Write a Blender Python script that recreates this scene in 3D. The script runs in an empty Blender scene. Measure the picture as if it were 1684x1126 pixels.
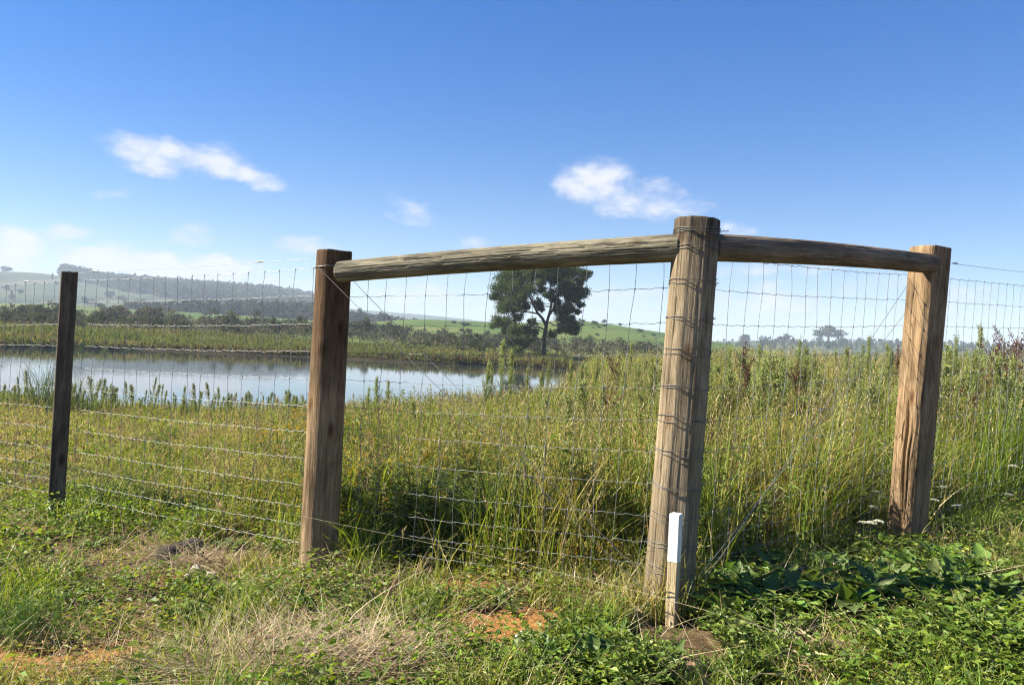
import bpy, math, random
import numpy as np
from mathutils import Matrix, Vector

# ------------------------------------------------------------------ camera, sky, sun
scn = bpy.context.scene
COL = scn.collection
R = math.radians
EYE = np.array([0.0, 0.0, 1.45])
FPX = 1272.0                       # focal length in photo pixels (photo 1684 wide)
ROLL = R(3.0)
SUN_EL, SUN_AZ = R(38), R(-87)     # azimuth from +Y, clockwise positive

cam_d = bpy.data.cameras.new('camera')
cam_d.sensor_width = 36.0
cam_d.lens = 36.0 * FPX / 1684.0
cam_d.clip_start, cam_d.clip_end = 0.05, 12000
cam = bpy.data.objects.new('camera', cam_d)
COL.objects.link(cam)
cam.matrix_world = Matrix.Translation(EYE.tolist()) @ Matrix.Rotation(R(90), 4, 'X') @ Matrix.Rotation(ROLL, 4, 'Z')
scn.camera = cam

def build_world():
    w = bpy.data.worlds.new('World')
    scn.world = w
    w.use_nodes = True
    nt = w.node_tree
    nt.nodes.clear()
    N, L = nt.nodes.new, nt.links.new
    def mth(op, a, b=None, c=None, clamp=False):
        n = N('ShaderNodeMath'); n.operation = op; n.use_clamp = clamp
        for i, v in enumerate((a, b, c)):
            if v is None: continue
            if isinstance(v, (int, float)): n.inputs[i].default_value = v
            else: L(v, n.inputs[i])
        return n.outputs[0]
    sky = N('ShaderNodeTexSky'); sky.sky_type = 'NISHITA'; sky.sun_disc = False
    sky.sun_elevation = SUN_EL; sky.sun_rotation = SUN_AZ
    sky.altitude = 50; sky.air_density = 1.0; sky.dust_density = 0.0; sky.ozone_density = 3.0
    hs = N('ShaderNodeHueSaturation'); hs.inputs['Saturation'].default_value = 1.62; hs.inputs['Hue'].default_value = 0.517
    gm = N('ShaderNodeGamma'); gm.inputs['Gamma'].default_value = .80; L(sky.outputs[0], gm.inputs['Color'])
    L(gm.outputs[0], hs.inputs['Color'])
    bg = N('ShaderNodeBackground'); bg.inputs['Strength'].default_value = 0.073
    L(hs.outputs[0], bg.inputs['Color'])
    tc = N('ShaderNodeTexCoord')
    sep = N('ShaderNodeSeparateXYZ'); L(tc.outputs['Generated'], sep.inputs[0])
    az = mth('ARCTAN2', sep.outputs[0], sep.outputs[1])
    el = mth('ARCSINE', sep.outputs[2])
    mp = N('ShaderNodeMapping'); mp.inputs['Scale'].default_value = (1, 1, 2.0)
    L(tc.outputs['Generated'], mp.inputs[0])
    nz = N('ShaderNodeTexNoise'); nz.inputs['Scale'].default_value = 24; nz.inputs['Detail'].default_value = 10
    nz.inputs['Roughness'].default_value = 0.6; nz.inputs['Distortion'].default_value = 0.15
    L(mp.outputs[0], nz.inputs['Vector'])
    nz2 = N('ShaderNodeTexNoise'); nz2.inputs['Scale'].default_value = 5; nz2.inputs['Detail'].default_value = 6
    L(mp.outputs[0], nz2.inputs['Vector'])
    # each cloud: azimuth, elevation, half width, half height (degrees), slope, weight
    wz = N('ShaderNodeTexNoise'); wz.inputs['Scale'].default_value = 13; wz.inputs['Detail'].default_value = 5; wz.inputs['Roughness'].default_value = .6
    L(mp.outputs[0], wz.inputs['Vector'])
    ws = N('ShaderNodeSeparateColor'); L(wz.outputs['Color'], ws.inputs[0])
    az = mth('ADD', az, mth('MULTIPLY', mth('SUBTRACT', ws.outputs[0], .5), R(4.5)))
    el_c = mth('ADD', el, mth('MULTIPLY', mth('SUBTRACT', ws.outputs[1], .5), R(2.4)))
    # (photo column, row, half width, half height in photo pixels, slope, weight) turned into a direction of the sky
    def skydir(u, v):
        cx, cv = (u - 842.) / FPX, (563. - v) / FPX; c, q = math.cos(ROLL), math.sin(ROLL)
        x, z = cx * c - cv * q, cx * q + cv * c
        return math.degrees(math.atan2(x, 1)), math.degrees(math.atan2(z, math.hypot(1, x)))
    clouds = []
    for u, v, w, h_, sl, wt in [(305, 262, 165, 42, -.09, .95), (280, 258, 90, 40, 0, 1.0), (400, 286, 90, 26, -.1, .9), (970, 298, 84, 54, 0, .95), (1030, 322, 110, 46, -.12, .85), (1095, 338, 90, 36, -.15, .72), (500, 402, 66, 24, .02, .8), (668, 346, 62, 34, -.1, .62),
                                (25, 415, 85, 58, 0, 1.3), (160, 430, 100, 46, 0, 1.3), (95, 385, 90, 26, .05, .75), (255, 442, 85, 42, 0, 1.35), (350, 444, 105, 38, 0, 1.2), (200, 312, 70, 22, .15, .5), (310, 385, 70, 30, 0, .55), (440, 470, 120, 34, 0, .7),
                                (775, 405, 60, 16, 0, .62), (700, 490, 160, 40, 0, .75), (1000, 500, 190, 46, 0, .66), (1260, 500, 180, 50, 0, .78), (1210, 378, 60, 20, 0, .55), (1560, 500, 180, 46, 0, .66), (1330, 440, 120, 16, 0, .55), (1440, 470, 120, 30, 0, .6), (1230, 440, 130, 18, 0, .6)]:
        a_, e_ = skydir(u, v); k_ = 57.3 / FPX
        clouds.append((a_, e_, w * k_ * math.cos(R(a_)) ** 2, h_ * k_ * math.cos(R(a_)), sl + .05, wt))
    clouds += [(48, 9, 9, 3, 0, .9), (-60, 8, 14, 4, 0, .9)]
    tot = None
    for a0, e0, wd, ht, sl, wt in clouds:
        da = mth('SUBTRACT', az, R(a0))
        de = mth('SUBTRACT', mth('SUBTRACT', el_c, R(e0)), mth('MULTIPLY', da, sl))
        qa = mth('POWER', mth('ABSOLUTE', mth('MULTIPLY', da, 1 / R(wd))), 2.0)
        qe = mth('POWER', mth('ABSOLUTE', mth('MULTIPLY', de, 1 / R(ht))), 2.0)
        g = mth('MULTIPLY', mth('SUBTRACT', 1.0, mth('ADD', qa, qe), clamp=True), wt)
        tot = g if tot is None else mth('MAXIMUM', tot, g)
    v = mth('ADD', tot, mth('MULTIPLY', mth('SUBTRACT', nz.outputs[0], 0.5), 1.7))
    mr = N('ShaderNodeMapRange'); mr.interpolation_type = 'SMOOTHSTEP'
    mr.inputs['From Min'].default_value = 0.10; mr.inputs['From Max'].default_value = 1.12
    L(v, mr.inputs['Value'])
    m = mth('MULTIPLY', mr.outputs[0], mth('MULTIPLY', tot, 2.5, clamp=True))
    # thin milky veil towards the horizon
    veil = N('ShaderNodeMapRange'); veil.interpolation_type = 'SMOOTHSTEP'
    veil.inputs['From Min'].default_value = R(15); veil.inputs['From Max'].default_value = R(1)
    veil.inputs['To Min'].default_value = 0.0; veil.inputs['To Max'].default_value = 0.10
    L(el, veil.inputs['Value'])
    vl = mth('MULTIPLY', veil.outputs[0], mth('ADD', 0.35, nz2.outputs[0]))
    m = mth('MAXIMUM', m, vl, clamp=True)
    up = mth('GREATER_THAN', sep.outputs[2], -0.01)
    m = mth('MULTIPLY', mth('MULTIPLY', m, up), 0.92)
    cr = N('ShaderNodeMix'); cr.data_type = 'RGBA'; L(mr.outputs[0], cr.inputs[0]); cr.inputs[6].default_value = (.58, .67, .92, 1); cr.inputs[7].default_value = (.92, .92, .95, 1)
    bgc = N('ShaderNodeBackground'); L(cr.outputs[2], bgc.inputs['Color']); bgc.inputs['Strength'].default_value = 0.35
    mix = N('ShaderNodeMixShader')
    L(m, mix.inputs[0]); L(bg.outputs[0], mix.inputs[1]); L(bgc.outputs[0], mix.inputs[2])
    out = N('ShaderNodeOutputWorld'); L(mix.outputs[0], out.inputs[0])
build_world()

sun_d = bpy.data.lights.new('sun', 'SUN')
sun_d.energy, sun_d.angle, sun_d.color = 5.0, R(0.53), (1.0, 0.91, 0.75)
sun = bpy.data.objects.new('sun', sun_d); COL.objects.link(sun)
SUN_DIR = Vector((math.sin(SUN_AZ) * math.cos(SUN_EL), math.cos(SUN_AZ) * math.cos(SUN_EL), math.sin(SUN_EL)))
sun.rotation_euler = SUN_DIR.to_track_quat('Z', 'Y').to_euler()

vs = scn.view_settings
vs.view_transform, vs.look, vs.exposure, vs.gamma = 'Standard', 'None', 1.6, 1.0
cy = scn.cycles
cy.max_bounces, cy.diffuse_bounces, cy.glossy_bounces, cy.transmission_bounces, cy.volume_bounces, cy.transparent_max_bounces = 6, 1, 2, 3, 0, 4
cy.use_denoising = True
try:
    cy.denoiser = 'OPENIMAGEDENOISE'; cy.denoising_input_passes = 'RGB_ALBEDO_NORMAL'; cy.denoising_prefilter = 'NONE'
except Exception: pass
cy.caustics_reflective = cy.caustics_refractive = False
cy.sample_clamp_indirect = 6
cy.filter_width = 1.15

# ------------------------------------------------------------------ helpers
rs = np.random.RandomState(7)

def P(u, v, d):
    """photo pixel + depth (metres along the view axis) -> world point"""
    cx, cyy = (u - 842.0) / FPX, (563.0 - v) / FPX
    c, s = math.cos(ROLL), math.sin(ROLL)
    return np.array([d * (cx * c - cyy * s), d, EYE[2] + d * (cx * s + cyy * c)])

def gp(u, v):
    """photo pixel -> point of the ground seen there"""
    p = P(u, v, 1.0); dz = p[2] - EYE[2]; z = 0.0
    for k in range(8):
        q = P(u, v, (z - EYE[2]) / dz); z = float(height(q[:1], q[1:2])[0])
    return np.array([q[0], q[1], z])

def to_px(p):
    """world -> photo pixel"""
    d = p[..., 1]; x = p[..., 0] / d; z = (p[..., 2] - EYE[2]) / d
    c, s = math.cos(ROLL), math.sin(ROLL)
    return 842 + FPX * (x * c + z * s), 563 - FPX * (-x * s + z * c)

def _h(ix, iy, iz, seed):
    n = (ix.astype(np.int64) * 374761393 + iy.astype(np.int64) * 668265263 + iz.astype(np.int64) * 2147483647 + seed * 974634777) & 0xFFFFFFFF
    n = ((n ^ (n >> 13)) * 1274126177) & 0xFFFFFFFF
    n = ((n ^ (n >> 16)) * 2246822519) & 0xFFFFFFFF
    return ((n ^ (n >> 15)) & 0xFFFFFF) / float(0xFFFFFF)

def noise(x, y, z=None, seed=0):
    x = np.asarray(x, float); y = np.asarray(y, float)
    z = np.zeros_like(x) if z is None else np.asarray(z, float)
    x, y, z = np.broadcast_arrays(x, y, z)
    i, j, k = np.floor(x), np.floor(y), np.floor(z)
    f, g, h = x - i, y - j, z - k
    f, g, h = f*f*(3-2*f), g*g*(3-2*g), h*h*(3-2*h)
    r = 0
    for a in (0, 1):
        for b in (0, 1):
            for c in (0, 1):
                r = r + _h(i+a, j+b, k+c, seed) * (f if a else 1-f) * (g if b else 1-g) * (h if c else 1-h)
    return r

def fbm(x, y, z=None, seed=0, oct=4, gain=.5):
    t, amp, n = 0, 1.0, 0
    for o in range(oct):
        q = 2.03 ** o
        t = t + amp * noise(np.asarray(x)*q, np.asarray(y)*q, None if z is None else np.asarray(z)*q, seed+o*17); n += amp; amp *= gain
    return t / n

def sstep(a, b, x):
    t = np.clip((np.asarray(x, float) - a) / (b - a), 0, 1)
    return t * t * (3 - 2 * t)

def mesh_np(name, V, F, mat, tint=None, smooth=False, parent=None, matrix=None):
    V = np.asarray(V, np.float32).reshape(-1, 3)
    me = bpy.data.meshes.new(name)
    Fs = F if isinstance(F, list) and isinstance(F[0], np.ndarray) else [F]
    Fs = [np.asarray(f, np.int32) for f in Fs if len(f)]
    loops = np.concatenate([f.ravel() for f in Fs])
    tot = np.concatenate([np.full(len(f), f.shape[1], np.int32) for f in Fs])
    me.vertices.add(len(V)); me.vertices.foreach_set('co', V.ravel())
    me.loops.add(len(loops)); me.loops.foreach_set('vertex_index', loops)
    me.polygons.add(len(tot))
    st = np.concatenate([[0], np.cumsum(tot)[:-1]]).astype(np.int32)
    me.polygons.foreach_set('loop_start', st)
    if tint is not None:
        a = me.attributes.new('tint', 'FLOAT_COLOR', 'POINT')
        t = np.ones((len(V), 4), np.float32); t[:, :3] = tint
        a.data.foreach_set('color', t.ravel())
    me.update(calc_edges=True); me.validate()
    me.shade_smooth() if smooth else me.shade_flat()
    me.materials.append(mat)
    o = bpy.data.objects.new(name, me); COL.objects.link(o)
    if matrix is not None: o.matrix_world = matrix
    if parent is not None: o.parent = parent
    return o

def tag(o, label=None, cat=None, group=None, kind=None):
    if label: o['label'] = label
    if cat: o['category'] = cat
    if group: o['group'] = group
    if kind: o['kind'] = kind
    return o

def empty(name, loc, label, cat, group=None):
    o = bpy.data.objects.new(name, None); o.location = [float(q) for q in loc]; o.empty_display_size = .1
    COL.objects.link(o)
    return tag(o, label, cat, group)

def dup(root, loc, rz, sc, sub=None):
    r = root.copy(); COL.objects.link(r)
    r.location = [float(q) for q in loc]; r.rotation_euler = (0, 0, float(rz)); r.scale = (float(sc),) * 3 if np.isscalar(sc) else [float(q) for q in sc]
    for ch in root.children:
        c = ch.copy(); COL.objects.link(c); c.parent = r
    return r

class Acc:
    """collects vertices / faces / tints"""
    def __init__(s): s.V, s.F3, s.F4, s.T, s.n = [], [], [], [], 0
    def add(s, V, F, T=None):
        V = np.asarray(V, float).reshape(-1, 3); F = np.asarray(F, int)
        (s.F3 if F.shape[1] == 3 else s.F4).append(F + s.n)
        s.V.append(V)
        s.T.append(np.broadcast_to(np.asarray(T if T is not None else (1, 1, 1), float), V.shape)); s.n += len(V)
    def build(s, name, mat, parent=None, smooth=False, tint=True):
        F = ([np.concatenate(s.F3)] if s.F3 else []) + ([np.concatenate(s.F4)] if s.F4 else [])
        return mesh_np(name, np.concatenate(s.V), F, mat, np.concatenate(s.T) if tint else None, smooth, parent)

def pal(n, cols, jit=.18, w=None, r=None):
    r = r or rs
    c = np.array(cols, float)
    i = r.choice(len(c), n, p=None if w is None else np.array(w, float) / np.sum(w))
    return np.clip(c[i] * (1 + jit * r.randn(n, 1)) * (1 + .05 * r.randn(n, 3)), .004, .9)

def blades(acc, B, h, w, lean, cols, segs=3, az=None, droop=0.0, r=None):
    """grass blades: B (n,3) bases, arrays h, w, lean"""
    r = r or rs
    n = len(B)
    if n == 0: return
    h, w, lean = [np.broadcast_to(np.asarray(q, float), (n,)) for q in (h, w, lean)]
    az = r.rand(n) * 2 * np.pi if az is None else az
    D = np.stack([np.cos(az), np.sin(az), 0 * az], 1)
    tw = az + np.pi / 2 + r.randn(n) * .5
    S = np.stack([np.cos(tw), np.sin(tw), 0 * tw], 1)
    lv = []
    for k in range(segs + 1):
        s = k / segs
        z = h * (s - droop * s * s * lean)
        c = B + D * (lean * h * (s ** 1.8))[:, None] + np.stack([0*z, 0*z, z], 1)
        ww = w * (1 - s) ** .65 * .5 + w * .05
        lv += [c - S * ww[:, None], c + S * ww[:, None]]
    V = np.stack(lv, 1)                         # n, 2(segs+1), 3
    m = 2 * (segs + 1)
    f = np.array([[2*k, 2*k+1, 2*k+3, 2*k+2] for k in range(segs)])
    F = (np.arange(n)[:, None, None] * m + f[None]).reshape(-1, 4)
    T = np.repeat(np.asarray(cols)[:, None, :], m, 1).reshape(-1, 3)
    acc.add(V.reshape(-1, 3), F, T)

def leaves(acc, C, Dr, Nm, L, W, cols, fold=.25):
    """folded kite-shaped leaves starting at C, running along Dr"""
    n = len(C)
    if n == 0: return
    L = np.broadcast_to(np.asarray(L, float), (n,))[:, None]; W = np.broadcast_to(np.asarray(W, float), (n,))[:, None]
    Dr = Dr / (np.linalg.norm(Dr, axis=1, keepdims=True) + 1e-9)
    S = np.cross(Dr, Nm); S /= np.linalg.norm(S, axis=1, keepdims=True) + 1e-9
    Nn = np.cross(S, Dr)
    a = C; t = C + Dr * L - Nn * L * .12
    l = C + Dr * L * .45 + S * W * .5 + Nn * W * fold
    r_ = C + Dr * L * .45 - S * W * .5 + Nn * W * fold
    V = np.stack([a, l, t, r_], 1).reshape(-1, 3)
    F = (np.arange(n)[:, None, None] * 4 + np.array([[0, 2, 1], [0, 3, 2]])[None]).reshape(-1, 3)
    acc.add(V, F, np.repeat(np.asarray(cols)[:, None, :], 4, 1).reshape(-1, 3))

def rdir(n, r=None, zs=1.0):
    r = r or rs
    d = r.randn(n, 3); d[:, 2] *= zs
    return d / (np.linalg.norm(d, axis=1, keepdims=True) + 1e-9)

def tube(acc, pts, rad, sides=5, T=None, caps=True):
    pts = np.asarray(pts, float); n = len(pts)
    rad = np.broadcast_to(np.asarray(rad, float), (n,))
    tg = np.gradient(pts, axis=0); tg /= np.linalg.norm(tg, axis=1, keepdims=True) + 1e-12
    ref = np.array([0, 0, 1.0]) if abs(tg[:, 2]).mean() < .8 else np.array([1.0, 0, 0])
    a = np.cross(tg, ref); a /= np.linalg.norm(a, axis=1, keepdims=True) + 1e-12
    b = np.cross(tg, a)
    th = np.arange(sides) * 2 * np.pi / sides
    V = pts[:, None] + rad[:, None, None] * (np.cos(th)[None, :, None] * a[:, None] + np.sin(th)[None, :, None] * b[:, None])
    i = np.arange(n - 1)[:, None] * sides; j = np.arange(sides)[None]; k = (j + 1) % sides
    F = np.stack([i + j, i + k, i + sides + k, i + sides + j], -1).reshape(-1, 4)
    acc.add(V.reshape(-1, 3), F, T)

# ------------------------------------------------------------------ materials
def mat_new(name):
    m = bpy.data.materials.new(name); m.use_nodes = True
    nt = m.node_tree; nt.nodes.clear()
    out = nt.nodes.new('ShaderNodeOutputMaterial')
    return m, nt, nt.nodes.new, nt.links.new, out

def mat_leaf(name, trans=.38, rough=.5, spec=.28, var=.12):
    m, nt, N, L, out = mat_new(name)
    at = N('ShaderNodeAttribute'); at.attribute_name = 'tint'
    oi = N('ShaderNodeObjectInfo')
    mr = N('ShaderNodeMapRange'); mr.inputs['To Min'].default_value = 1 - var; mr.inputs['To Max'].default_value = 1 + var
    L(oi.outputs['Random'], mr.inputs['Value'])
    hs = N('ShaderNodeHueSaturation'); L(at.outputs['Color'], hs.inputs['Color']); L(mr.outputs[0], hs.inputs['Value'])
    p = N('ShaderNodeBsdfPrincipled'); p.inputs['Roughness'].default_value = rough; p.inputs['Specular IOR Level'].default_value = spec
    L(hs.outputs[0], p.inputs['Base Color'])
    t = N('ShaderNodeBsdfTranslucent')
    h2 = N('ShaderNodeHueSaturation'); h2.inputs['Hue'].default_value = .485; h2.inputs['Saturation'].default_value = 1.1; h2.inputs['Value'].default_value = 1.5
    L(hs.outputs[0], h2.inputs['Color']); L(h2.outputs[0], t.inputs['Color'])
    mx = N('ShaderNodeMixShader'); mx.inputs[0].default_value = trans
    L(p.outputs[0], mx.inputs[1]); L(t.outputs[0], mx.inputs[2]); L(mx.outputs[0], out.inputs[0])
    return m

def ramp(N, stops):
    r = N('ShaderNodeValToRGB'); cr = r.color_ramp
    cr.elements[0].position, cr.elements[0].color = stops[0][0], (*stops[0][1], 1)
    cr.elements[1].position, cr.elements[1].color = stops[-1][0], (*stops[-1][1], 1)
    for p_, c in stops[1:-1]:
        e = cr.elements.new(p_); e.color = (*c, 1)
    return r

def mat_wood(name, dark, mid, light, stain=.5, top=None, grey=0.0):
    """weathered round timber; object Z runs along the grain"""
    m, nt, N, L, out = mat_new(name)
    tc = N('ShaderNodeTexCoord')
    def nz(scale, s3, det=5, rough=.6, dist=0.):
        mp = N('ShaderNodeMapping'); mp.inputs['Scale'].default_value = s3; L(tc.outputs['Object'], mp.inputs[0])
        n = N('ShaderNodeTexNoise'); n.inputs['Scale'].default_value = scale; n.inputs['Detail'].default_value = det
        n.inputs['Roughness'].default_value = rough; n.inputs['Distortion'].default_value = dist
        L(mp.outputs[0], n.inputs['Vector']); return n.outputs[0]
    g1 = nz(1, (30, 30, 2.0), 7, .66, .35)
    g2 = nz(1, (150, 150, 6.5), 4, .65)
    big = nz(1, (6, 6, 2.2), 5, .62, .5)
    rp = ramp(N, [(.30, dark), (.50, mid), (.70, light)]); L(g1, rp.inputs[0])
    mx = N('ShaderNodeMix'); mx.data_type = 'RGBA'; mx.blend_type = 'MULTIPLY'
    fr = ramp(N, [(.32, (.45, .42, .38)), (.55, (1, 1, 1))]); L(g2, fr.inputs[0])
    mx.inputs[0].default_value = .9; L(rp.outputs[0], mx.inputs[6]); L(fr.outputs[0], mx.inputs[7])
    st = ramp(N, [(.36, tuple(1 - stain for _ in range(3))), (.58, (1, 1, 1))]); L(big, st.inputs[0])
    m2 = N('ShaderNodeMix'); m2.data_type = 'RGBA'; m2.blend_type = 'MULTIPLY'; m2.inputs[0].default_value = 1
    L(mx.outputs[2], m2.inputs[6]); L(st.outputs[0], m2.inputs[7])
    # knots
    mpk = N('ShaderNodeMapping'); mpk.inputs['Scale'].default_value = (6.5, 6.5, 2.6); L(tc.outputs['Object'], mpk.inputs[0])
    vo = N('ShaderNodeTexVoronoi'); vo.inputs['Scale'].default_value = 1.0; L(mpk.outputs[0], vo.inputs['Vector'])
    kr = ramp(N, [(.07, (.16, .10, .065)), (.12, (.55, .42, .30)), (.19, (1, 1, 1))]); L(vo.outputs['Distance'], kr.inputs[0])
    m3 = N('ShaderNodeMix'); m3.data_type = 'RGBA'; m3.blend_type = 'MULTIPLY'; m3.inputs[0].default_value = .8
    L(m2.outputs[2], m3.inputs[6]); L(kr.outputs[0], m3.inputs[7])
    col = m3.outputs[2]
    if top:                      # (z from, z to, colour): weathered darker end of the timber
        sp = N('ShaderNodeSeparateXYZ'); L(tc.outputs['Object'], sp.inputs[0])
        ad = N('ShaderNodeMath'); ad.operation = 'MULTIPLY_ADD'; ad.inputs[1].default_value = .5; L(g1, ad.inputs[0]); L(sp.outputs[2], ad.inputs[2])
        mr = N('ShaderNodeMapRange'); mr.interpolation_type = 'SMOOTHSTEP'
        mr.inputs['From Min'].default_value = top[0] + .25; mr.inputs['From Max'].default_value = top[1] + .25
        L(ad.outputs[0], mr.inputs['Value'])
        m4 = N('ShaderNodeMix'); m4.data_type = 'RGBA'; m4.blend_type = 'MULTIPLY'
        L(mr.outputs[0], m4.inputs[0]); L(col, m4.inputs[6]); m4.inputs[7].default_value = (*top[2], 1)
        col = m4.outputs[2]
    p = N('ShaderNodeBsdfPrincipled'); p.inputs['Roughness'].default_value = .82; p.inputs['Specular IOR Level'].default_value = .2
    L(col, p.inputs['Base Color'])
    ma = N('ShaderNodeMath'); ma.operation = 'ADD'; L(g1, ma.inputs[0]); L(g2, ma.inputs[1])
    bp = N('ShaderNodeBump'); bp.inputs['Strength'].default_value = .75; bp.inputs['Distance'].default_value = .008
    L(ma.outputs[0], bp.inputs['Height']); L(bp.outputs[0], p.inputs['Normal'])
    L(p.outputs[0], out.inputs[0])
    return m

def mat_simple(name, col, rough=.7, metal=0., spec=.4, var=.25, scale=12., bump=.3, s3=(1, 1, 1), dist=.01):
    m, nt, N, L, out = mat_new(name)
    tc = N('ShaderNodeTexCoord'); mp = N('ShaderNodeMapping'); mp.inputs['Scale'].default_value = s3; L(tc.outputs['Object'], mp.inputs[0])
    n = N('ShaderNodeTexNoise'); n.inputs['Scale'].default_value = scale; n.inputs['Detail'].default_value = 6; L(mp.outputs[0], n.inputs['Vector'])
    lo = tuple(c * (1 - var) for c in col); hi = tuple(min(c * (1 + var), .95) for c in col)
    rp = ramp(N, [(.3, lo), (.7, hi)]); L(n.outputs[0], rp.inputs[0])
    p = N('ShaderNodeBsdfPrincipled'); p.inputs['Roughness'].default_value = rough; p.inputs['Metallic'].default_value = metal
    p.inputs['Specular IOR Level'].default_value = spec
    L(rp.outputs[0], p.inputs['Base Color'])
    if bump:
        b = N('ShaderNodeBump'); b.inputs['Strength'].default_value = bump; b.inputs['Distance'].default_value = dist
        L(n.outputs[0], b.inputs['Height']); L(b.outputs[0], p.inputs['Normal'])
    L(p.outputs[0], out.inputs[0])
    return m

M_LEAF = mat_leaf('leaf_material')
M_DRY = mat_leaf('dry_stalk_material', trans=.2, rough=.6, spec=.3)
M_DOCK = mat_leaf('broad_leaf_material', trans=.32, rough=.48, spec=.3)
M_FAR = mat_leaf('distant_foliage_material', trans=.25, rough=.7, spec=.1, var=.25)
M_WOOD_MID = mat_wood('weathered_post_wood', (.14, .105, .066), (.29, .23, .148), (.40, .325, .22), .35, top=(1.9, 2.02, (.42, .42, .44)))
M_WOOD_LEFT = mat_wood('brown_post_wood', (.14, .092, .050), (.31, .215, .12), (.42, .31, .18), .45, top=(.9, 1.6, (.40, .33, .29)))
M_WOOD_RIGHT = mat_wood('orange_post_wood', (.14, .088, .047), (.31, .21, .115), (.42, .30, .18), .5)
M_WOOD_DARK = mat_wood('dark_post_wood', (.06, .045, .032), (.14, .105, .073), (.21, .165, .12), .45)
M_OFFCUT = mat_wood('dark_offcut_wood', (.03, .023, .018), (.065, .052, .042), (.11, .092, .075), .4)
M_RAIL = mat_wood('grey_rail_wood', (.095, .085, .06), (.27, .245, .17), (.41, .38, .285), .45)
M_RAIL2 = mat_wood('brown_rail_wood', (.10, .075, .05), (.24, .18, .12), (.36, .28, .19), .35)
M_BARK = mat_simple('tree_bark', (.075, .06, .048), .9, bump=.6, scale=6, s3=(3, 3, .6), dist=.05)
M_WIRE = mat_simple('galvanised_wire', (.235, .24, .245), .5, metal=.65, var=.2, scale=40, bump=0)
M_WIRE_OLD = mat_simple('dull_wire', (.16, .155, .15), .55, metal=.6, var=.3, scale=40, bump=0)

# ------------------------------------------------------------------ terrain
WATER_Z = -0.9
def y_near(x):
    x = np.asarray(x, float)
    return 22.5 + 1.5 * np.sin(x * .22 + .5) + np.interp(x, [-60, -20, -2, 0.5, 2, 3.5, 5, 6.5, 11, 40], [8, 1, 0, 1.5, 8, 22, 38, 53, 66, 66])
def y_far(x):
    x = np.asarray(x, float)
    return np.interp(x, [-140, -70, -38, -32, -19, -10, .5, 12, 40], [42, 49, 58, 67, 72.5, 72, 77, 80, 79]) + .35 * np.sin(x * .35) + .25 * np.sin(x * 1.1)
def height(x, y):
    x = np.asarray(x, float); y = np.asarray(y, float)
    A = y - y_near(x); Bf = y_far(x) - y
    ins = np.minimum(A, Bf)
    z = .05 * (fbm(x * .9, y * .9, seed=3) - .5) * 2 * sstep(.5, 3, y) + .03 * (noise(x * 3, y * 3, seed=9) - .5)
    z = z + .055 * np.clip(x, -9, 9) * sstep(60, 30, y)
    slope = sstep(-15, 0, A) * (1 - sstep(4, 10, x - .04 * y))
    z = z - (0.9 + .055 * np.clip(x, -9, 9) - .12) * slope
    z = z + .25 * sstep(8, 30, y) * sstep(2, 8, x) * (1 - sstep(40, 60, y))
    inside = sstep(-1.2, 2.5, ins)
    z = z * (1 - inside) + (-1.7) * inside
    fo = -Bf
    far = -.9 + .5 * sstep(-.2, .9, fo) + .45 * sstep(1, 22, fo) \
        + .008 * np.clip(fo - 4, 0, 150) + .5 * (fbm(x * .05, y * .05, seed=21) - .5) * sstep(3, 25, fo)
    far = far - .03 * np.clip(fo - 170, 0, 1e9) * sstep(0, 60, fo)*0
    z = np.where(fo > -.6, np.maximum(far, np.where(fo > 0, far, z)), z)
    return z

def axis_pts(segs):
    out = []
    for a, b, n in segs: out.append(np.linspace(a, b, n, endpoint=False))
    return np.concatenate(out + [[segs[-1][1]]])
gx = axis_pts([(-4000, -400, 12), (-400, -120, 28), (-120, -18, 100), (-18, 18, 180), (18, 120, 80), (120, 400, 28), (400, 4000, 12)])
gy = axis_pts([(-400, -12, 8), (-12, 0, 12), (0, 34, 170), (34, 54, 30), (54, 84, 130), (84, 125, 50), (125, 300, 60), (300, 4000, 20)])
def grid_mesh(name, X, Y, Z, mat, smooth=True):
    ny, nx = X.shape
    idx = np.arange(nx * ny).reshape(ny, nx)
    F = np.stack([idx[:-1, :-1], idx[:-1, 1:], idx[1:, 1:], idx[1:, :-1]], -1).reshape(-1, 4)
    return mesh_np(name, np.stack([X, Y, Z], -1).reshape(-1, 3), F, mat, smooth=smooth)

# bare soil patches in the foreground (centre, radii)
SOIL = [(gp(845, 1022), .30, .22, 1.2), (gp(1290, 1055), .18, .16, 1.2), (gp(70, 1090), .50, .16, 1.2), (gp(420, 1060), .3, .1, .7), (gp(760, 960), .35, .08, .6), (gp(180, 1000), .3, .09, .6), (gp(300, 945), .18, .12, .7), (gp(640, 1000), .16, .1, .5), (gp(985, 1000), .14, .07, .6), (gp(30, 870), .3, .12, .6)]
def soil_mask(x, y):
    m = np.zeros_like(x, float)
    for c, a, b, w in SOIL:
        q = ((x - c[0]) / a) ** 2 + ((y - c[1]) / b) ** 2 + 1.1 * (fbm(x * 9, y * 9, seed=5) - .5)
        m = np.maximum(m, w * sstep(1.25, .55, q))
    return m
HEAP = [(gp(490, 1100), .52, .24)]
CLEAR = [(gp(520, 945), .2, .16), ((gp(272, 922)), .19, .18), (gp(1098, 1050), .27, .24)]
def clear_mask(x, y):
    m = np.zeros_like(x, float)
    for c, a, b in CLEAR: m = np.maximum(m, sstep(1.3, .7, ((x - c[0]) / a) ** 2 + ((y - c[1] + .05) / b) ** 2))
    return m
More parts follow.
